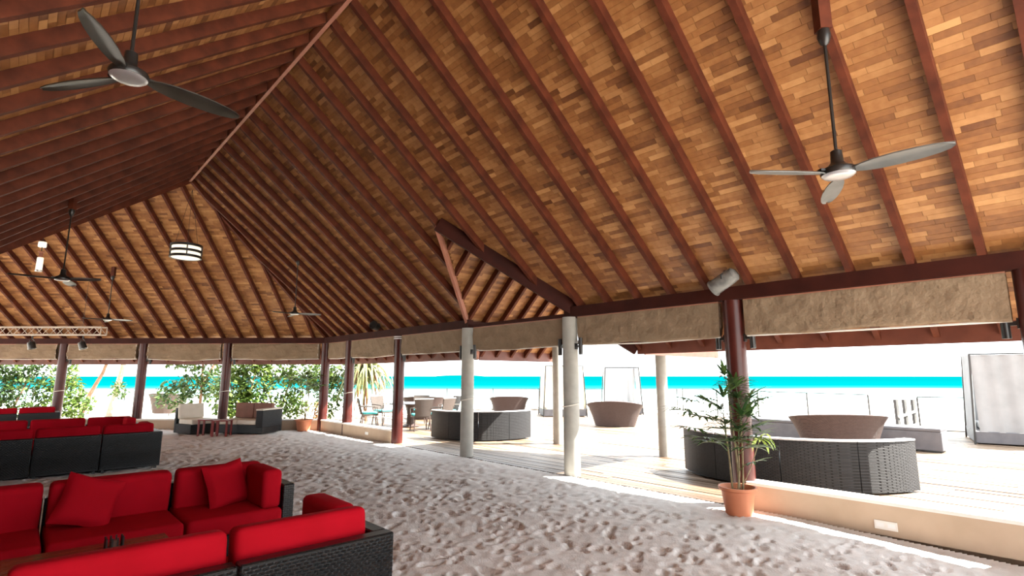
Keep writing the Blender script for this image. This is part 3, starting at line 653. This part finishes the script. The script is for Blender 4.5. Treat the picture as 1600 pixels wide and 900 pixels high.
# --- light truss with two stage lamps
o = thing('light_truss', 'silver lattice truss hanging before the far beam at the left', 'truss', (0, 0, 0))
ty = 14.6; x0, x1 = -16.5, -11.3; z0, z1 = 2.72, 2.93
for z in (z0, z1): 
    for dy in (0, .22): MB().tube([(x0, ty+dy, z), (x1, ty+dy, z)], .018, 8).obj('chord', M['alu'], o, True)
nb = 13
for i in range(nb):
    a = x0+(x1-x0)*i/nb; b = x0+(x1-x0)*(i+1)/nb; m_ = (a+b)/2
    for dy in (0, .22): MB().tube([(a, ty+dy, z0), (m_, ty+dy, z1), (b, ty+dy, z0)], .010, 6).obj('lacing', M['alu'], o, True)
for dy in (0, .22): MB().tube([(x1, ty+dy, z0), (x1, ty+dy, z1)], .014, 6).obj('end_bar', M['alu'], o)
for xs in (-16.0, -11.9): MB().tube([(xs, ty+.11, z1), (xs, ty+.11, zq(-((np.array([xs, ty, 0])-CORNER)@NE))+.05)], .005, 5).obj('hanging_wire', M['black'], o)
def par_can(label, loc, yaw, tilt, L=.27, r=.085, mat='black', bracket=1):
    o = thing('stage_lamp', label, 'spotlight', loc, yaw, 'stage spotlights'); Rm = Matrix.Rotation(tilt, 4, 'Y')
    m_ = MB().lathe([(r*.6, -L*.45), (r*.92, -L*.38), (r, -L*.1), (r, L*.5), (r*1.1, L*.5), (r*1.1, L*.56), (r*.9, L*.56), (r*.85, L*.3)], 20)
    m_.v = [tuple(Rm @ Vector(q)) for q in m_.v]; m_.obj('can', M[mat], o, True)
    l_ = MB().lathe([(r*.84, L*.33), (r*.84, L*.37)], 20); l_.v = [tuple(Rm @ Vector(q)) for q in l_.v]; l_.obj('lens', M['black'], o, True)
    MB().tube([(0, -r*1.15, 0), (0, -r*1.15, .12*bracket), (0, 0, .17*bracket), (0, r*1.15, .12*bracket), (0, r*1.15, 0)], .010, 6).obj('yoke', M['black'], o)
    MB().tube([(0, 0, .165*bracket), (0, 0, .25*bracket)], .018, 8).obj('clamp', M['black'], o); return o
par_can('black stage lamp hanging under the truss, the left one', (-13.25, 14.71, 2.44), .3, math.radians(165), .2, .09)
par_can('black stage lamp hanging under the truss, the right one', (-11.85, 14.71, 2.44), .3, math.radians(160), .2, .09)
M['greyspot'] = noisy('worn_grey_metal', (.10,.10,.095), (.24,.235,.22), 9, .4)
par_can('grey spotlight on the beam above the large potted palm', P(3.12, W-.20, 2.82), math.radians(132), math.radians(118), .36, .10, 'greyspot', .5)
par_can('small round black spotlight on the beam above the ringed red column', P(12.43, W-.17, 2.86), math.radians(-110), math.radians(75), .2, .105, 'black', .5)

# --- potted palms
def leaflet(mb, base, d_, L, wd, droop):
    d_ = Vector(d_).normalized(); side = d_.cross(Vector((0,0,1)))
    side = side.normalized() if side.length > .05 else Vector((1,0,0))
    n = 4; pts = []; p = Vector(base); dd = d_.copy()
    for i in range(n+1):
        wf = (.35, .95, 1, .75, .06)[i]*wd/2; up = side.cross(dd).normalized()*(-wf*.35)
        pts += [p-side*wf, p+up*0+Vector((0,0,-wf*.25)), p+side*wf]
        dd = (dd+Vector((0,0,-droop*(i+1)/n))).normalized(); p = p+dd*(L/n)
    mb.add(pts, [(i*3+j, i*3+j+1, (i+1)*3+j+1, (i+1)*3+j) for i in range(n) for j in range(2)])
def leaf_fan(parent, stem_top, hub, n, L, wd, spread, rnd, mat='leaf', droop=.35):
    mb = MB(); st = Vector(stem_top); hb = Vector(hub); ax = (hb-st); ax.z *= .6; ax = ax.normalized() if ax.length > .02 else Vector((0,-.3,1)).normalized()
    sd = ax.cross(Vector((0,0,1))); sd = sd.normalized() if sd.length > .1 else Vector((1,0,0))
    mb.tube([st, st.lerp(hb, .5)+Vector((0,0,.03)), hb], .0045, 5)
    for i in range(n):
        a = math.radians(spread)*((i+.5)/n-.5)+rnd.uniform(-.06, .06)
        d_ = ax*math.cos(a)+sd*math.sin(a)+Vector((0,0,.12)); leaflet(mb, hb, d_, L*(1-.25*abs(a)/2)*rnd.uniform(.85, 1.1), wd, droop*rnd.uniform(.6, 1.4))
    mb.obj('leaf_fan', M[mat], parent)
def pot(o, r, h):
    MB().lathe([(r*.66, 0), (r*.72, .01), (r*.88, h*.75), (r*.90, h*.86), (r*1.04, h*.9), (r*1.06, h), (r*.95, h), (r*.86, h*.86), (r*.8, h*.8)], 32).obj('pot', M['terra'], o, True)
    MB().lathe([(.02, h*.78), (r*.86, h*.80), (r*.84, h*.82), (.02, h*.85)], 24).obj('soil', M['soil'], o, True)
o = thing('potted_palm', 'large fan palm in a terracotta pot before the low wall', 'potted plant', P(3.06, 6.42, -.01), 0); pot(o, .205, .32)
rd = random.Random(5)
stems = [((-.05,.02), (-.10,.03), 1.15), ((.03,.0), (-.02,.05), 1.42), ((.05,-.03), (.09,.0), 1.25), ((-.02,-.05), (.02,-.06), .85)]
for (b0, t0, h_) in stems:
    MB().tube([(b0[0], b0[1], .25), ((b0[0]+t0[0])/2+.01, (b0[1]+t0[1])/2, h_*.55), (t0[0], t0[1], h_)], [.013, .011, .008], 7).obj('stem', M['stem'], o, True)
fans = [(-.50,.05,1.18,8,.33),(-.36,-.12,1.33,7,.30),(-.42,-.2,.90,8,.32),(-.22,.1,1.28,8,.30),(-.15,-.15,1.05,9,.32),(-.03,-.1,1.52,8,.30),(.05,.1,1.45,8,.30),(.10,-.15,1.30,9,.32),
        (.24,.06,1.36,7,.36),(.0,-.25,1.15,9,.34),(.14,-.22,1.02,8,.32),(-.10,-.22,.86,9,.34),(.06,-.28,.80,9,.34),(.20,-.1,.92,7,.28),(-.25,-.1,1.10,8,.30),(.16,.02,1.15,8,.28),(-.08,.16,1.2,8,.3),(.12,-.18,.62,4,.22),(-.05,.05,1.62,6,.24),(.02,-.12,1.35,9,.3),(-.02,-.2,.98,9,.3),(-.50,.02,1.32,8,.32),(-.52,-.1,1.0,9,.32),(-.36,.02,1.12,9,.32),(.26,-.04,1.30,8,.34),(-.30,-.16,.84,9,.32),(-.60,.0,1.22,8,.28),(.02,-.1,1.48,8,.3),(-.14,-.1,1.36,8,.3),(.1,-.2,1.14,8,.3),(-.2,-.2,1.0,8,.3),(.0,-.28,.9,8,.3)]
for (x, y, z, n, L) in fans:
    s_ = min(stems, key=lambda q: (q[1][0]-x)**2+(q[1][1]-y)**2+.3*max(0, z-.2-q[2])**2); zz = min(s_[2], max(.4, z-.12)); f_ = zz/s_[2]
    leaf_fan(o, (s_[0][0]+(s_[1][0]-s_[0][0])*f_, s_[0][1]+(s_[1][1]-s_[0][1])*f_, zz), (x, y, z), n+2, L*1.1, .040, 220, rd, droop=.22)
M['leafy'] = leafmat('yellow_green_leaf', (.22,.36,.05), (.42,.50,.12))
MB().tube([(.05, 0, .3), (.22, .1, .52), (.36, .16, .80)], .006, 5).obj('stem', M['stem'], o, True)
leaf_fan(o, (.36, .16, .80), (.38, .17, .84), 9, .27, .045, 230, rd, 'leafy', 1.2)
o = thing('potted_palm', 'smaller fan palm in a terracotta pot at the far corner column', 'potted plant', P(16.05, 6.35, .0), 0); pot(o, .24, .33)
for (x, y, h_) in ((-.1,0,1.25), (.0,.05,1.5), (.1,-.03,1.35)): MB().tube([(x*.5, y, .28), (x, y, h_)], [.014, .01], 6).obj('stem', M['stem'], o, True)
for i in range(22):
    a = rd.uniform(0, 6.28); r_ = rd.uniform(.12, .42); z = rd.uniform(1.1, 1.75)
    leaf_fan(o, (.25*r_*math.cos(a), .25*r_*math.sin(a), z-.15), (r_*math.cos(a), r_*math.sin(a), z), 8, .36, .05, 190, rd, 'leaf')

# --- beige lounge group at the far end
def box_cush(o, name, mat, *b, r=.04): MB().rbox(*b, r, 3).obj(name, M[mat], o, True)
o = thing('lounge_chair', 'armless lounge chair with white back cushion in front of the end wall', 'armchair', (-8.95, 15.5, 0), math.radians(-122))
MB().rbox(-.36, .36, -.40, .40, .02, .27, .01, 1).obj('wicker_base', M['wick'], o); MB().rbox(-.36, .36, -.50, -.402, .02, .70, .01, 1).obj('wicker_back', M['wick'], o)
box_cush(o, 'seat_cushion', 'cream', -.35, .35, -.28, .42, .272, .41); MB().rbox(-.34, .34, -.07, .07, 0, .42, .045, 3, Matrix.Translation((0, -.31, .40)) @ Matrix.Rotation(math.radians(10), 4, 'X')).obj('back_cushion', M['cream'], o, True)
o = thing('lounge_sofa', 'two-seat lounge sofa with brown back cushions and a wicker arm coloured grey as if lit', 'sofa', (-7.42, 15.45, 0), math.radians(170))
MB().rbox(-.68, .68, -.40, .42, .04, .27, .01, 1).obj('wicker_base', M['wick'], o); MB().rbox(-.68, .68, -.50, -.402, .04, .70, .01, 1).obj('wicker_back', M['wick'], o)
ar = MB().rbox(-.70, -.50, -.40, .45, .20, .66, .01, 1).obj('wicker_arm', M['wickg'], o); MB().rbox(-.71, -.49, -.42, .46, .661, .70, .012, 2).obj('arm_cap', M['cream'], ar, True)  # lighter wicker than the base: light on the arm put into its colour
for i in range(2): box_cush(o, 'seat_cushion', 'cream', -.49+i*.585, .09+i*.585, -.27, .43, .272, .40); box_cush(o, 'back_cushion', 'brownfab', -.49+i*.585, .09+i*.585, -.40, -.26, .40, .83)
for i, (x, y, lb) in enumerate(((-8.33, 14.98, 'low red wooden side table next to the white lounge chair'), (-7.80, 14.72, 'low red wooden side table next to the brown lounge sofa'))):
    o = thing('side_table', lb, 'table', (x, y, 0), math.radians(8), 'red side tables')
    for k_ in range(4): MB().rbox(-.2, .2, -.2+k_*.101, -.2+k_*.101+.097, .40, .43, .004, 1).obj('table_slat', M['redtable'], o)
    for sx in (-.17, .17):
        for sy in (-.17, .17): MB().box(sx-.022, sx+.022, sy-.022, sy+.022, -.06, .40).obj('leg', M['redtable'], o)

# --- curved wicker sofas on the deck
def arc_module(label, cu, cv, R, a0, a1, hgt=.70, mat='wickg'):
    o = thing('curved_sofa_module', label, 'sofa', P(cu, cv, 0), TH, 'curved deck sofas'); n = 8
    # angles in (u, v); local x = v, local y = u
    def sector(r0, r1, z0, z1, g0=.006, k_=None):
        m_ = MB(); A = [math.radians(a0)+g0/R+(math.radians(a1-a0)-2*g0/R)*i/n for i in range(n+1)]
        vs = []
        for a in A:
            for (r, z) in ((r0, z0), (r1, z0), (r1, z1), (r0, z1)): vs.append((r*math.sin(a), r*math.cos(a), z))
        fs = [(i*4+j, i*4+(j+1)%4, (i+1)*4+(j+1)%4, (i+1)*4+j) for i in range(n) for j in range(4)]+[(3,2,1,0), (n*4, n*4+1, n*4+2, n*4+3)]
        return m_.add(vs, fs)
    sector(R-.12, R, .03, hgt).obj('wicker_back', M[mat], o, True); sector(R-.8, R-.121, .03, .30).obj('wicker_base', M[mat], o, True)
    sector(R-.82, R-.13, .301, .42, .02).obj('seat_cushion', M['bluec'], o, True); sector(R-.13, R+.008, hgt+.001, hgt+.022, .004).obj('lit_top_rim', M['wickrim'], o, True)  # pale rim puts the light on the sofa tops into the colour
M['bluec'] = noisy('pale_blue_fabric', (.50,.58,.64), (.58,.66,.72), 4, .9); M['wickrim'] = noisy('pale_rim', (.42,.42,.43), (.5,.5,.51), 8, .6)
for i, lb in enumerate(('rightmost module of the curved grey sofa behind the low wall', 'middle module of the curved grey sofa behind the low wall', 'module of the curved grey sofa just right of the large palm', 'module of the curved grey sofa left of the large palm')):
    arc_module(lb, 3.67, 9.9, 1.84, -166+31*i, -135+31*i)
for i, lb in enumerate(('rightmost module of the curved sofa behind the entrance', 'second module from the right of the curved sofa behind the far pale column', 'module of the curved sofa partly hidden by the far pale column', 'leftmost module of the curved sofa, next to the dining chairs')):
    arc_module(lb, 11.62, 9.55, 1.47, -199+31.5*i, -167.5+31.5*i)
# --- tub sofas
def tub(label, x, y, rz, hb=.78, hf=.52, a=.9, b=.68, mat='wickb', vase=False):
    o = thing('tub_sofa', label, 'sofa', (x, y, 0), rz, 'brown tub sofas'); n = 40
    def ring(sc, zf, inset=0):
        return [((a*sc-inset)*math.cos(t_), (b*sc-inset)*math.sin(t_), zf(t_)) for t_ in np.linspace(0, 2*math.pi, n, endpoint=False)]
    rim = lambda t_: hf+(hb-hf)*(.5-.5*math.sin(t_))
    rings = [ring(.62, lambda t_: 0), ring(.70, lambda t_: .02), ring(.80, lambda t_: rim(t_)*.45), ring(.90, lambda t_: rim(t_)*.8), ring(1, rim), ring(1, lambda t_: rim(t_)+.012, .03), ring(.97, lambda t_: rim(t_)-.02, .05), ring(.78, lambda t_: .30, .05)]
    vs = [q for r_ in rings for q in r_]; fs = [(i*n+k, i*n+(k+1)%n, (i+1)*n+(k+1)%n, (i+1)*n+k) for i in range(len(rings)-1) for k in range(n)]+[tuple(range(n-1,-1,-1)), tuple((len(rings)-1)*n+k for k in range(n))]
    MB().add(vs, fs).obj('wicker_shell', M[mat], o, True)
    m_ = MB(); r1 = ring(.74, lambda t_: .302, .06); r2 = ring(.76, lambda t_: .42, .06); r3 = ring(.70, lambda t_: .45, .06)
    m_.add(r1+r2+r3, [(i*n+k, i*n+(k+1)%n, (i+1)*n+(k+1)%n, (i+1)*n+k) for i in range(2) for k in range(n)]+[tuple(range(n-1,-1,-1)), tuple(2*n+k for k in range(n))]).obj('seat_cushion', M['bluec'], o, True)
tub('brown flared tub sofa behind the curved sofa on the right', 7.12, 11.95, math.radians(-12), .80, .62, .98, .7)
tub('brown flared tub sofa standing alone beyond the entrance', 3.35, 17.75, math.radians(-20), .80, .5, .92, .66)
tub('brown flared tub sofa behind the curved sofa at the glass rail', -.12, 21.9, 0, .80, .62, .80, .6)
tub('pinkish tub sofa at the far left behind the end wall, before the sea', -15.0, 23.6, 0, .86, .7, .76, .6)
tub('brown tub sofa behind the dining table', -3.35, 20.6, 0, .84, .7, .82, .6)

# --- dining set with teal cushions
def dining_chair(label, x, y, rz):
    o = thing('dining_chair', label, 'chair', (x, y, 0), rz, 'wicker dining chairs')
    MB().rbox(-.25, .25, -.22, .25, .38, .43, .015, 2).obj('seat', M['wickl'], o, True); box_cush(o, 'cushion', 'teal', -.235, .235, -.20, .24, .431, .49, r=.025)
    bk = MB().grid(lambda s_, t_: ((s_-.5)*(.46+.10*t_), -.22-.13*t_-.03*math.cos((s_-.5)*3), .42+.50*t_), 8, 6)
    bk2 = MB().grid(lambda s_, t_: ((s_-.5)*(.46+.10*t_), -.25-.13*t_-.03*math.cos((s_-.5)*3), .42+.50*t_), 8, 6); bk.add(bk2.v, [q[::-1] for q in bk2.f])
    bk.obj('backrest', M['wickl'], o, True); MB().tube([((s_-.5)*.56, -.365-.03*math.cos((s_-.5)*3), .925) for s_ in np.linspace(0, 1, 9)], .018, 6).obj('top_rail', M['wickrim'], o, True)
    for sx in (-1, 1):
        MB().tube([(sx*.24, -.33, .66), (sx*.28, -.1, .66), (sx*.28, .2, .64), (sx*.26, .23, .42)], .018, 6).obj('armrest', M['wickl'], o, True)
        for sy in (-1, 1): MB().tube([(sx*.22, sy*.20, .39), (sx*.25, sy*.26, 0)], [.02, .016], 6).obj('leg', M['wickb'], o, True)
tx, tyy = -3.25, 17.45
for x, y, lb in ((-2.72, 16.25, 'taupe dining chair seen from behind, right of the ringed red column'), (-4.45, 17.0, 'taupe dining chair left of the ringed red column, turned to the right'), (-2.2, 16.75, 'taupe dining chair behind the end of the curved sofa'),
                 (-4.3, 18.2, 'dining chair on the far left side of the table, seen from the front'), (-2.15, 18.2, 'dark dining chair on the far right side of the table'), (-3.2, 18.75, 'dining chair on the sea side of the table')):
    a = math.atan2(tyy-y, tx-x); dining_chair(lb, x, y, a-math.pi/2)
o = thing('dining_table', 'round dining table with glass top between the taupe chairs', 'table', (tx, tyy, 0))
MB().lathe([(.66, .72), (.68, .725), (.68, .745), (.66, .75)], 36).obj('table_top', M['greybox'], o, True); MB().lathe([(.28, 0), (.30, .03), (.12, .1), (.10, .6), (.22, .719)], 20).obj('pedestal', M['wickb'], o, True)

# --- glass railing at the terrace edge
def railing(a, b, label, h0=1.02, spacing=2.2):
    a = Vector((*a, -.26)); b = Vector((*b, -.26)); L = (b-a).length; n = max(1, round(L/spacing)); t_ = (b-a)/L
    o = thing('glass_railing', label, 'railing', a, math.atan2(t_.y, t_.x), 'terrace glass railings'); hh = h0+.26
    MB().box(0, L, -.02, .02, hh-.03, hh).obj('top_rail', M['greypost'], o); MB().box(0, L, -.015, .015, .28, .31).obj('bottom_rail', M['greypost'], o)
    for i in range(n+1): MB().box(L*i/n-.02, L*i/n+.02, -.0195, .0195, 0, hh-.03).obj('post', M['greypost'], o)
    for i in range(n): MB().box(L*i/n+.04, L*(i+1)/n-.04, -.005, .005, .315, hh-.035).obj('pane', M['glass'], o)
railing((-27, 25.6), (7.8, 25.6), 'long glass railing at the seaward edge of the terrace')
railing((11.95, 16.0), (14.5, 14.85), 'dark framed railing panel near the white drapes at the right', 1.0, 1.4)
railing((8.0, 25.4), (11.3, 17.2), 'glass railing along the right edge of the terrace')
o = thing('grey_bench', 'long low charcoal bench on the deck beyond the curved sofa', 'bench', P(4.9, 14.7, 0), TH)
MB().rbox(-.32, .32, -2.5, 1.75, .04, .43, .01, 1).obj('body', M['greybox'], o); MB().rbox(-.33, .33, -2.5, 1.76, .431, .50, .02, 2).obj('pad', M['greybox'], o, True)
o = thing('rail_gate', 'three dark posts with pale cross rails near the railing panel', 'gate', (9.9, 14.0, 0), math.radians(38))
for i, x in enumerate((0, .62, 1.3)):
    MB().box(x-.09, x+.09, -.03, .03, -.02, 1.0-.02*i).obj('post', M['greypost'], o)
for z in (.28, .62): MB().bar((-.05, -.045, z-.06), (1.38, -.045, z+.04), .03, .05).obj('rail', M['white'], o)

# --- curtained daybeds
def daybed(label, x, y, rz, L=2.0, D=1.8, h=2.05, drape='drape', sides=('b', 'l', 'r')):
    o = thing('curtained_daybed', label, 'daybed', (x, y, 0), rz, 'curtained daybeds')
    MB().rbox(-L/2, L/2, -D/2, D/2, .03, .30, .01, 1).obj('base', M['greybox'], o); MB().rbox(-L/2+.16, L/2-.16, -D/2+.16, D/2-.16, .301, .46, .05, 3).obj('mattress', M['drape'], o, True)
    for sx in (-1, 1):
        for sy in (-1, 1): MB().tube([(sx*(L/2+.02), sy*(D/2+.02), 0), (sx*(L/2-.10), sy*(D/2-.10), h)], .022, 8).obj('post', M['black'], o, True)
    for (p_, q_) in (((-1,-1),(1,-1)), ((1,-1),(1,1)), ((1,1),(-1,1)), ((-1,1),(-1,-1))):
        MB().tube([(p_[0]*(L/2-.10), p_[1]*(D/2-.10), h), (q_[0]*(L/2-.10), q_[1]*(D/2-.10), h)], .018, 6).obj('top_rail', M['black'], o)
    def curtain(a, b, ph):
        a = Vector(a); b = Vector(b)
        def f(s_, t_): 
            p_ = a.lerp(b, s_); n_ = (b-a).normalized().cross(Vector((0,0,1))); out = (1-t_)*.09+.025*math.sin(s_*34+ph)
            return tuple(p_+n_*out+Vector((0,0,.30+(h-.32)*t_)))
        def f2(s_, t_): 
            p_ = a.lerp(b, s_); n_ = (b-a).normalized().cross(Vector((0,0,1))); out = (1-t_)*.09+.025*math.sin(s_*34+ph)-.006
            return tuple(p_+n_*out+Vector((0,0,.30+(h-.32)*t_)))
        m1 = MB().grid(f, 40, 4); m2 = MB().grid(f2, 40, 4); m1.add(m2.v, [q[::-1] for q in m2.f]); m1.obj('curtain', M[drape], o, True)
    A, B_ = L/2-.10, D/2-.10
    if 'f' in sides: curtain((-A,-B_,0), (A,-B_,0), 0)
    if 'r' in sides: curtain((A,-B_,0), (A,B_,0), 1)
    if 'b' in sides: curtain((A,B_,0), (-A,B_,0), 2)
    if 'l' in sides: curtain((-A,B_,0), (-A,-B_,0), 3)
daybed('curtained daybed with white drapes at the right edge of the deck', 12.35, 13.2, math.radians(-35), 2.0, 1.8, 2.12, 'drapeshade', ('l', 'b', 'f'))
daybed('curtained daybed with cream drapes partly behind the near entrance column', 2.05, 22.3, math.radians(4), 1.7, 1.6, 2.0, 'draper', ('f', 'b', 'l', 'r'))
daybed('white curtained daybed behind the lone tub sofa', 4.75, 23.6, math.radians(-6), 1.6, 1.6, 1.95, 'drape', ('b', 'r'))

# --- garden behind the end wall
def leaf_cloud(mb, c, r, n, size, rnd):
    for _ in range(n):
        a = rnd.uniform(0, 6.283); ct = rnd.uniform(-1, 1); st = math.sqrt(1-ct*ct); q = rnd.uniform(.25, 1)**.5
        p = Vector((c[0]+r[0]*q*st*math.cos(a), c[1]+r[1]*q*st*math.sin(a), c[2]+r[2]*q*ct))
        d_ = Vector((rnd.uniform(-1,1), rnd.uniform(-1,1), rnd.uniform(-.9,.6))).normalized(); s_ = d_.cross(Vector((rnd.uniform(-.5,.5), rnd.uniform(-.5,.5), 1))).normalized(); L = size*rnd.uniform(.6, 1.3); w_ = L*.24
        nn = d_.cross(s_)*(.08*L)
        mb.add([p, p+d_*L*.45+s_*w_+nn, p+d_*L, p+d_*L*.45-s_*w_+nn, p+d_*L*.45], [(0,1,4), (1,2,4), (2,3,4), (3,0,4)])
def bush(name, label, cat, x, y, clouds, trunk, mat, size, seed, tmat='barkd', tr=.05, z0=-.26):
    o = thing(name, label, cat, (x, y, z0), 0, 'garden plants behind the end wall'); rnd = random.Random(seed); mb = MB()
    for (dx, dy, dz, rx, ry, rz, n) in clouds: leaf_cloud(mb, (dx, dy, dz), (rx, ry, rz), int(n*2.2), size, rnd)
    mb.obj('foliage', M[mat], o)
    for pts in trunk: MB().tube(pts, [tr*(1-.5*i/max(1, len(pts)-1)) for i in range(len(pts))], 7).obj('trunk', M[tmat], o, True)
bush('leafy_shrub', 'dense dark shrub at the left edge behind the farthest red sofa', 'shrub', -18.6, 19.6, [(-.4,0,1.5,1.1,.7,1.2,520), (.7,.2,1.2,.9,.6,1.0,420), (.2,.3,2.3,1.3,.6,.6,320)], [[(0,0,0), (.1,0,1.0), (-.3,.1,2.2)], [(.3,.1,0), (.6,.1,.9), (.9,.2,1.9)]], 'bushd', .20, 1)
bush('leafy_shrub', 'bright green shrub right of the leftmost column', 'shrub', -16.75, 20.2, [(0,0,1.1,.75,.6,.85,420), (.55,.1,.8,.5,.5,.5,200), (-.2,.1,2.0,.6,.5,.6,170)], [[(0,0,0), (0,0,1.0), (.1,.1,1.8)]], 'bush', .19, 2)
bush('leaning_tree', 'slender tree with a leaning red-brown trunk before the sea', 'tree', -18.3, 23.3, [(1.5,.2,2.85,1.1,.7,.35,150), (.6,.1,2.9,.7,.6,.4,110)], [[(-.2,0,0), (.15,0,1.1), (.55,.05,2.0), (.8,.1,3.0)]], 'bush', .22, 3, 'barkd', .10)
bush('pale_tree', 'tree with a smooth pale trunk near the glass railing', 'tree', -18.05, 24.6, [(.5,0,2.95,1.3,.7,.35,170), (2.2,0,2.95,1.2,.7,.3,110)], [[(-.15,0,0), (.05,0,1.1), (.3,.05,3.0)]], 'bush', .24, 4, 'bark', .17)
bush('thin_tree', 'thin dark sapling left of the second column from the left', 'tree', -15.9, 23.0, [(.1,0,2.75,.7,.5,.35,70)], [[(.1,0,0), (0,0,1.2), (-.15,0,2.7)]], 'bushd', .2, 5, 'barkd', .035)
bush('broadleaf_tree', 'broad-leaved small tree with brown trunk behind the white lounge chair', 'tree', -12.1, 21.0, [(-1.0,0,1.15,.75,.5,.6,170), (-.3,.1,1.5,.7,.5,.5,140), (.4,0,1.6,.5,.4,.7,130), (-.5,0,2.45,1.1,.6,.35,200)], [[(0,0,0), (.05,0,1.1), (.0,0,2.5)], [(.05,0,1.5), (.3,0,2.0), (.5,.1,2.5)]], 'bushd', .23, 6, 'barkd', .07)
bush('bamboo_shrub', 'tall bright bamboo-like shrub behind the brown lounge sofa', 'shrub', -10.05, 19.8, [(-.2,0,1.3,.75,.6,1.0,520), (.55,.2,1.7,.8,.6,.9,480), (.1,.1,2.4,1.1,.6,.5,300), (.3,0,.75,1.1,.5,.55,330)], [[(-.1,0,0), (-.2,0,1.2), (-.4,0,2.3)], [(.2,0,0), (.4,.1,1.2), (.7,.1,2.4)], [(.0,.1,0), (.1,.1,1.3), (.1,.1,2.5)]], 'bush', .20, 7, 'stem', .035)
bush('leafy_shrub', 'loose yellow-green shrub left of the far potted palm', 'shrub', -8.6, 20.4, [(-.3,0,2.2,.8,.5,.6,230), (.3,0,1.2,.5,.4,.9,170), (.6,.1,2.1,.7,.5,.7,220), (.2,0,.75,.8,.5,.5,230)], [[(-.3,0,0), (0,0,.9), (.3,0,2.0)], [(.1,0,0), (-.4,0,.8), (-.8,.1,1.6)]], 'bush', .20, 8, 'stem', .05)
bush('leafy_shrub', 'green shrub seen between the two far red columns', 'shrub', -6.75, 19.6, [(-.2,0,1.9,.6,.5,.8,360), (.15,.1,1.2,.55,.4,.9,330), (.9,.3,2.0,.8,.5,.6,260)], [[(0,0,0), (.05,0,1.0), (0,0,1.9)]], 'bush', .18, 9, 'stem', .05)
def strap_tree(name, label, x, y, seed, crown, n, nd, L, spread=.5):
    o = thing(name, label, 'tree', (x, y, -.26), 0, 'garden plants behind the end wall'); rnd = random.Random(seed)
    MB().tube([(.15,0,0), (0,0,.9), (.05,0,crown)], [.05,.045,.04], 8).obj('trunk', M['barkd'], o, True)
    def straps(n, mat, up):
        for k in range(n):
            a = rnd.uniform(0, 6.283); mb = MB(); d_ = Vector((math.cos(a), math.sin(a), up*rnd.uniform(.3, 1.2))).normalized(); p = Vector((.05+rnd.uniform(-.12,.12), rnd.uniform(-.12,.12), crown+rnd.uniform(-.35, .25))); w_ = rnd.uniform(.06, .10)
            sd = d_.cross(Vector((0,0,1))).normalized(); vs = []; LL = L*rnd.uniform(.7, 1.2)
            for i in range(8):
                ww = w_*(1-i/7.5)**.6; vs += [p-sd*ww/2, p+Vector((0,0,-ww*.3)), p+sd*ww/2]; d_ = (d_+Vector((0,0,-.42))).normalized(); p = p+d_*LL/7
            mb.add(vs, [(i*3+j, i*3+j+1, (i+1)*3+j+1, (i+1)*3+j) for i in range(7) for j in range(2)]).obj('strap_leaf', M[mat], o)
    straps(n, 'strap', 1.0); straps(nd, 'dry', -.2)
strap_tree('screw_pine', 'screw pine with long drooping yellow-green and rust leaves beside the dining set', -5.35, 19.6, 11, 2.2, 110, 26, 1.6)
strap_tree('screw_pine', 'rust-coloured strap-leaved plant low between the far red columns', -6.6, 18.6, 12, .75, 16, 14, .8)
o = thing('planter_pot', 'grey-blue planter on the beach side left of the thin dark column', 'planter', (-17.3, 24.2, -.26))
MB().lathe([(.26, 0), (.28, .02), (.42, .75), (.38, .75), (.34, .65)], 24).obj('pot', M['wickrim'], o, True); mb = MB(); leaf_cloud(mb, (-.25, 0, 1.25), (.4, .35, .4), 120, .22, random.Random(3)); mb.obj('foliage', M['bush'], o)
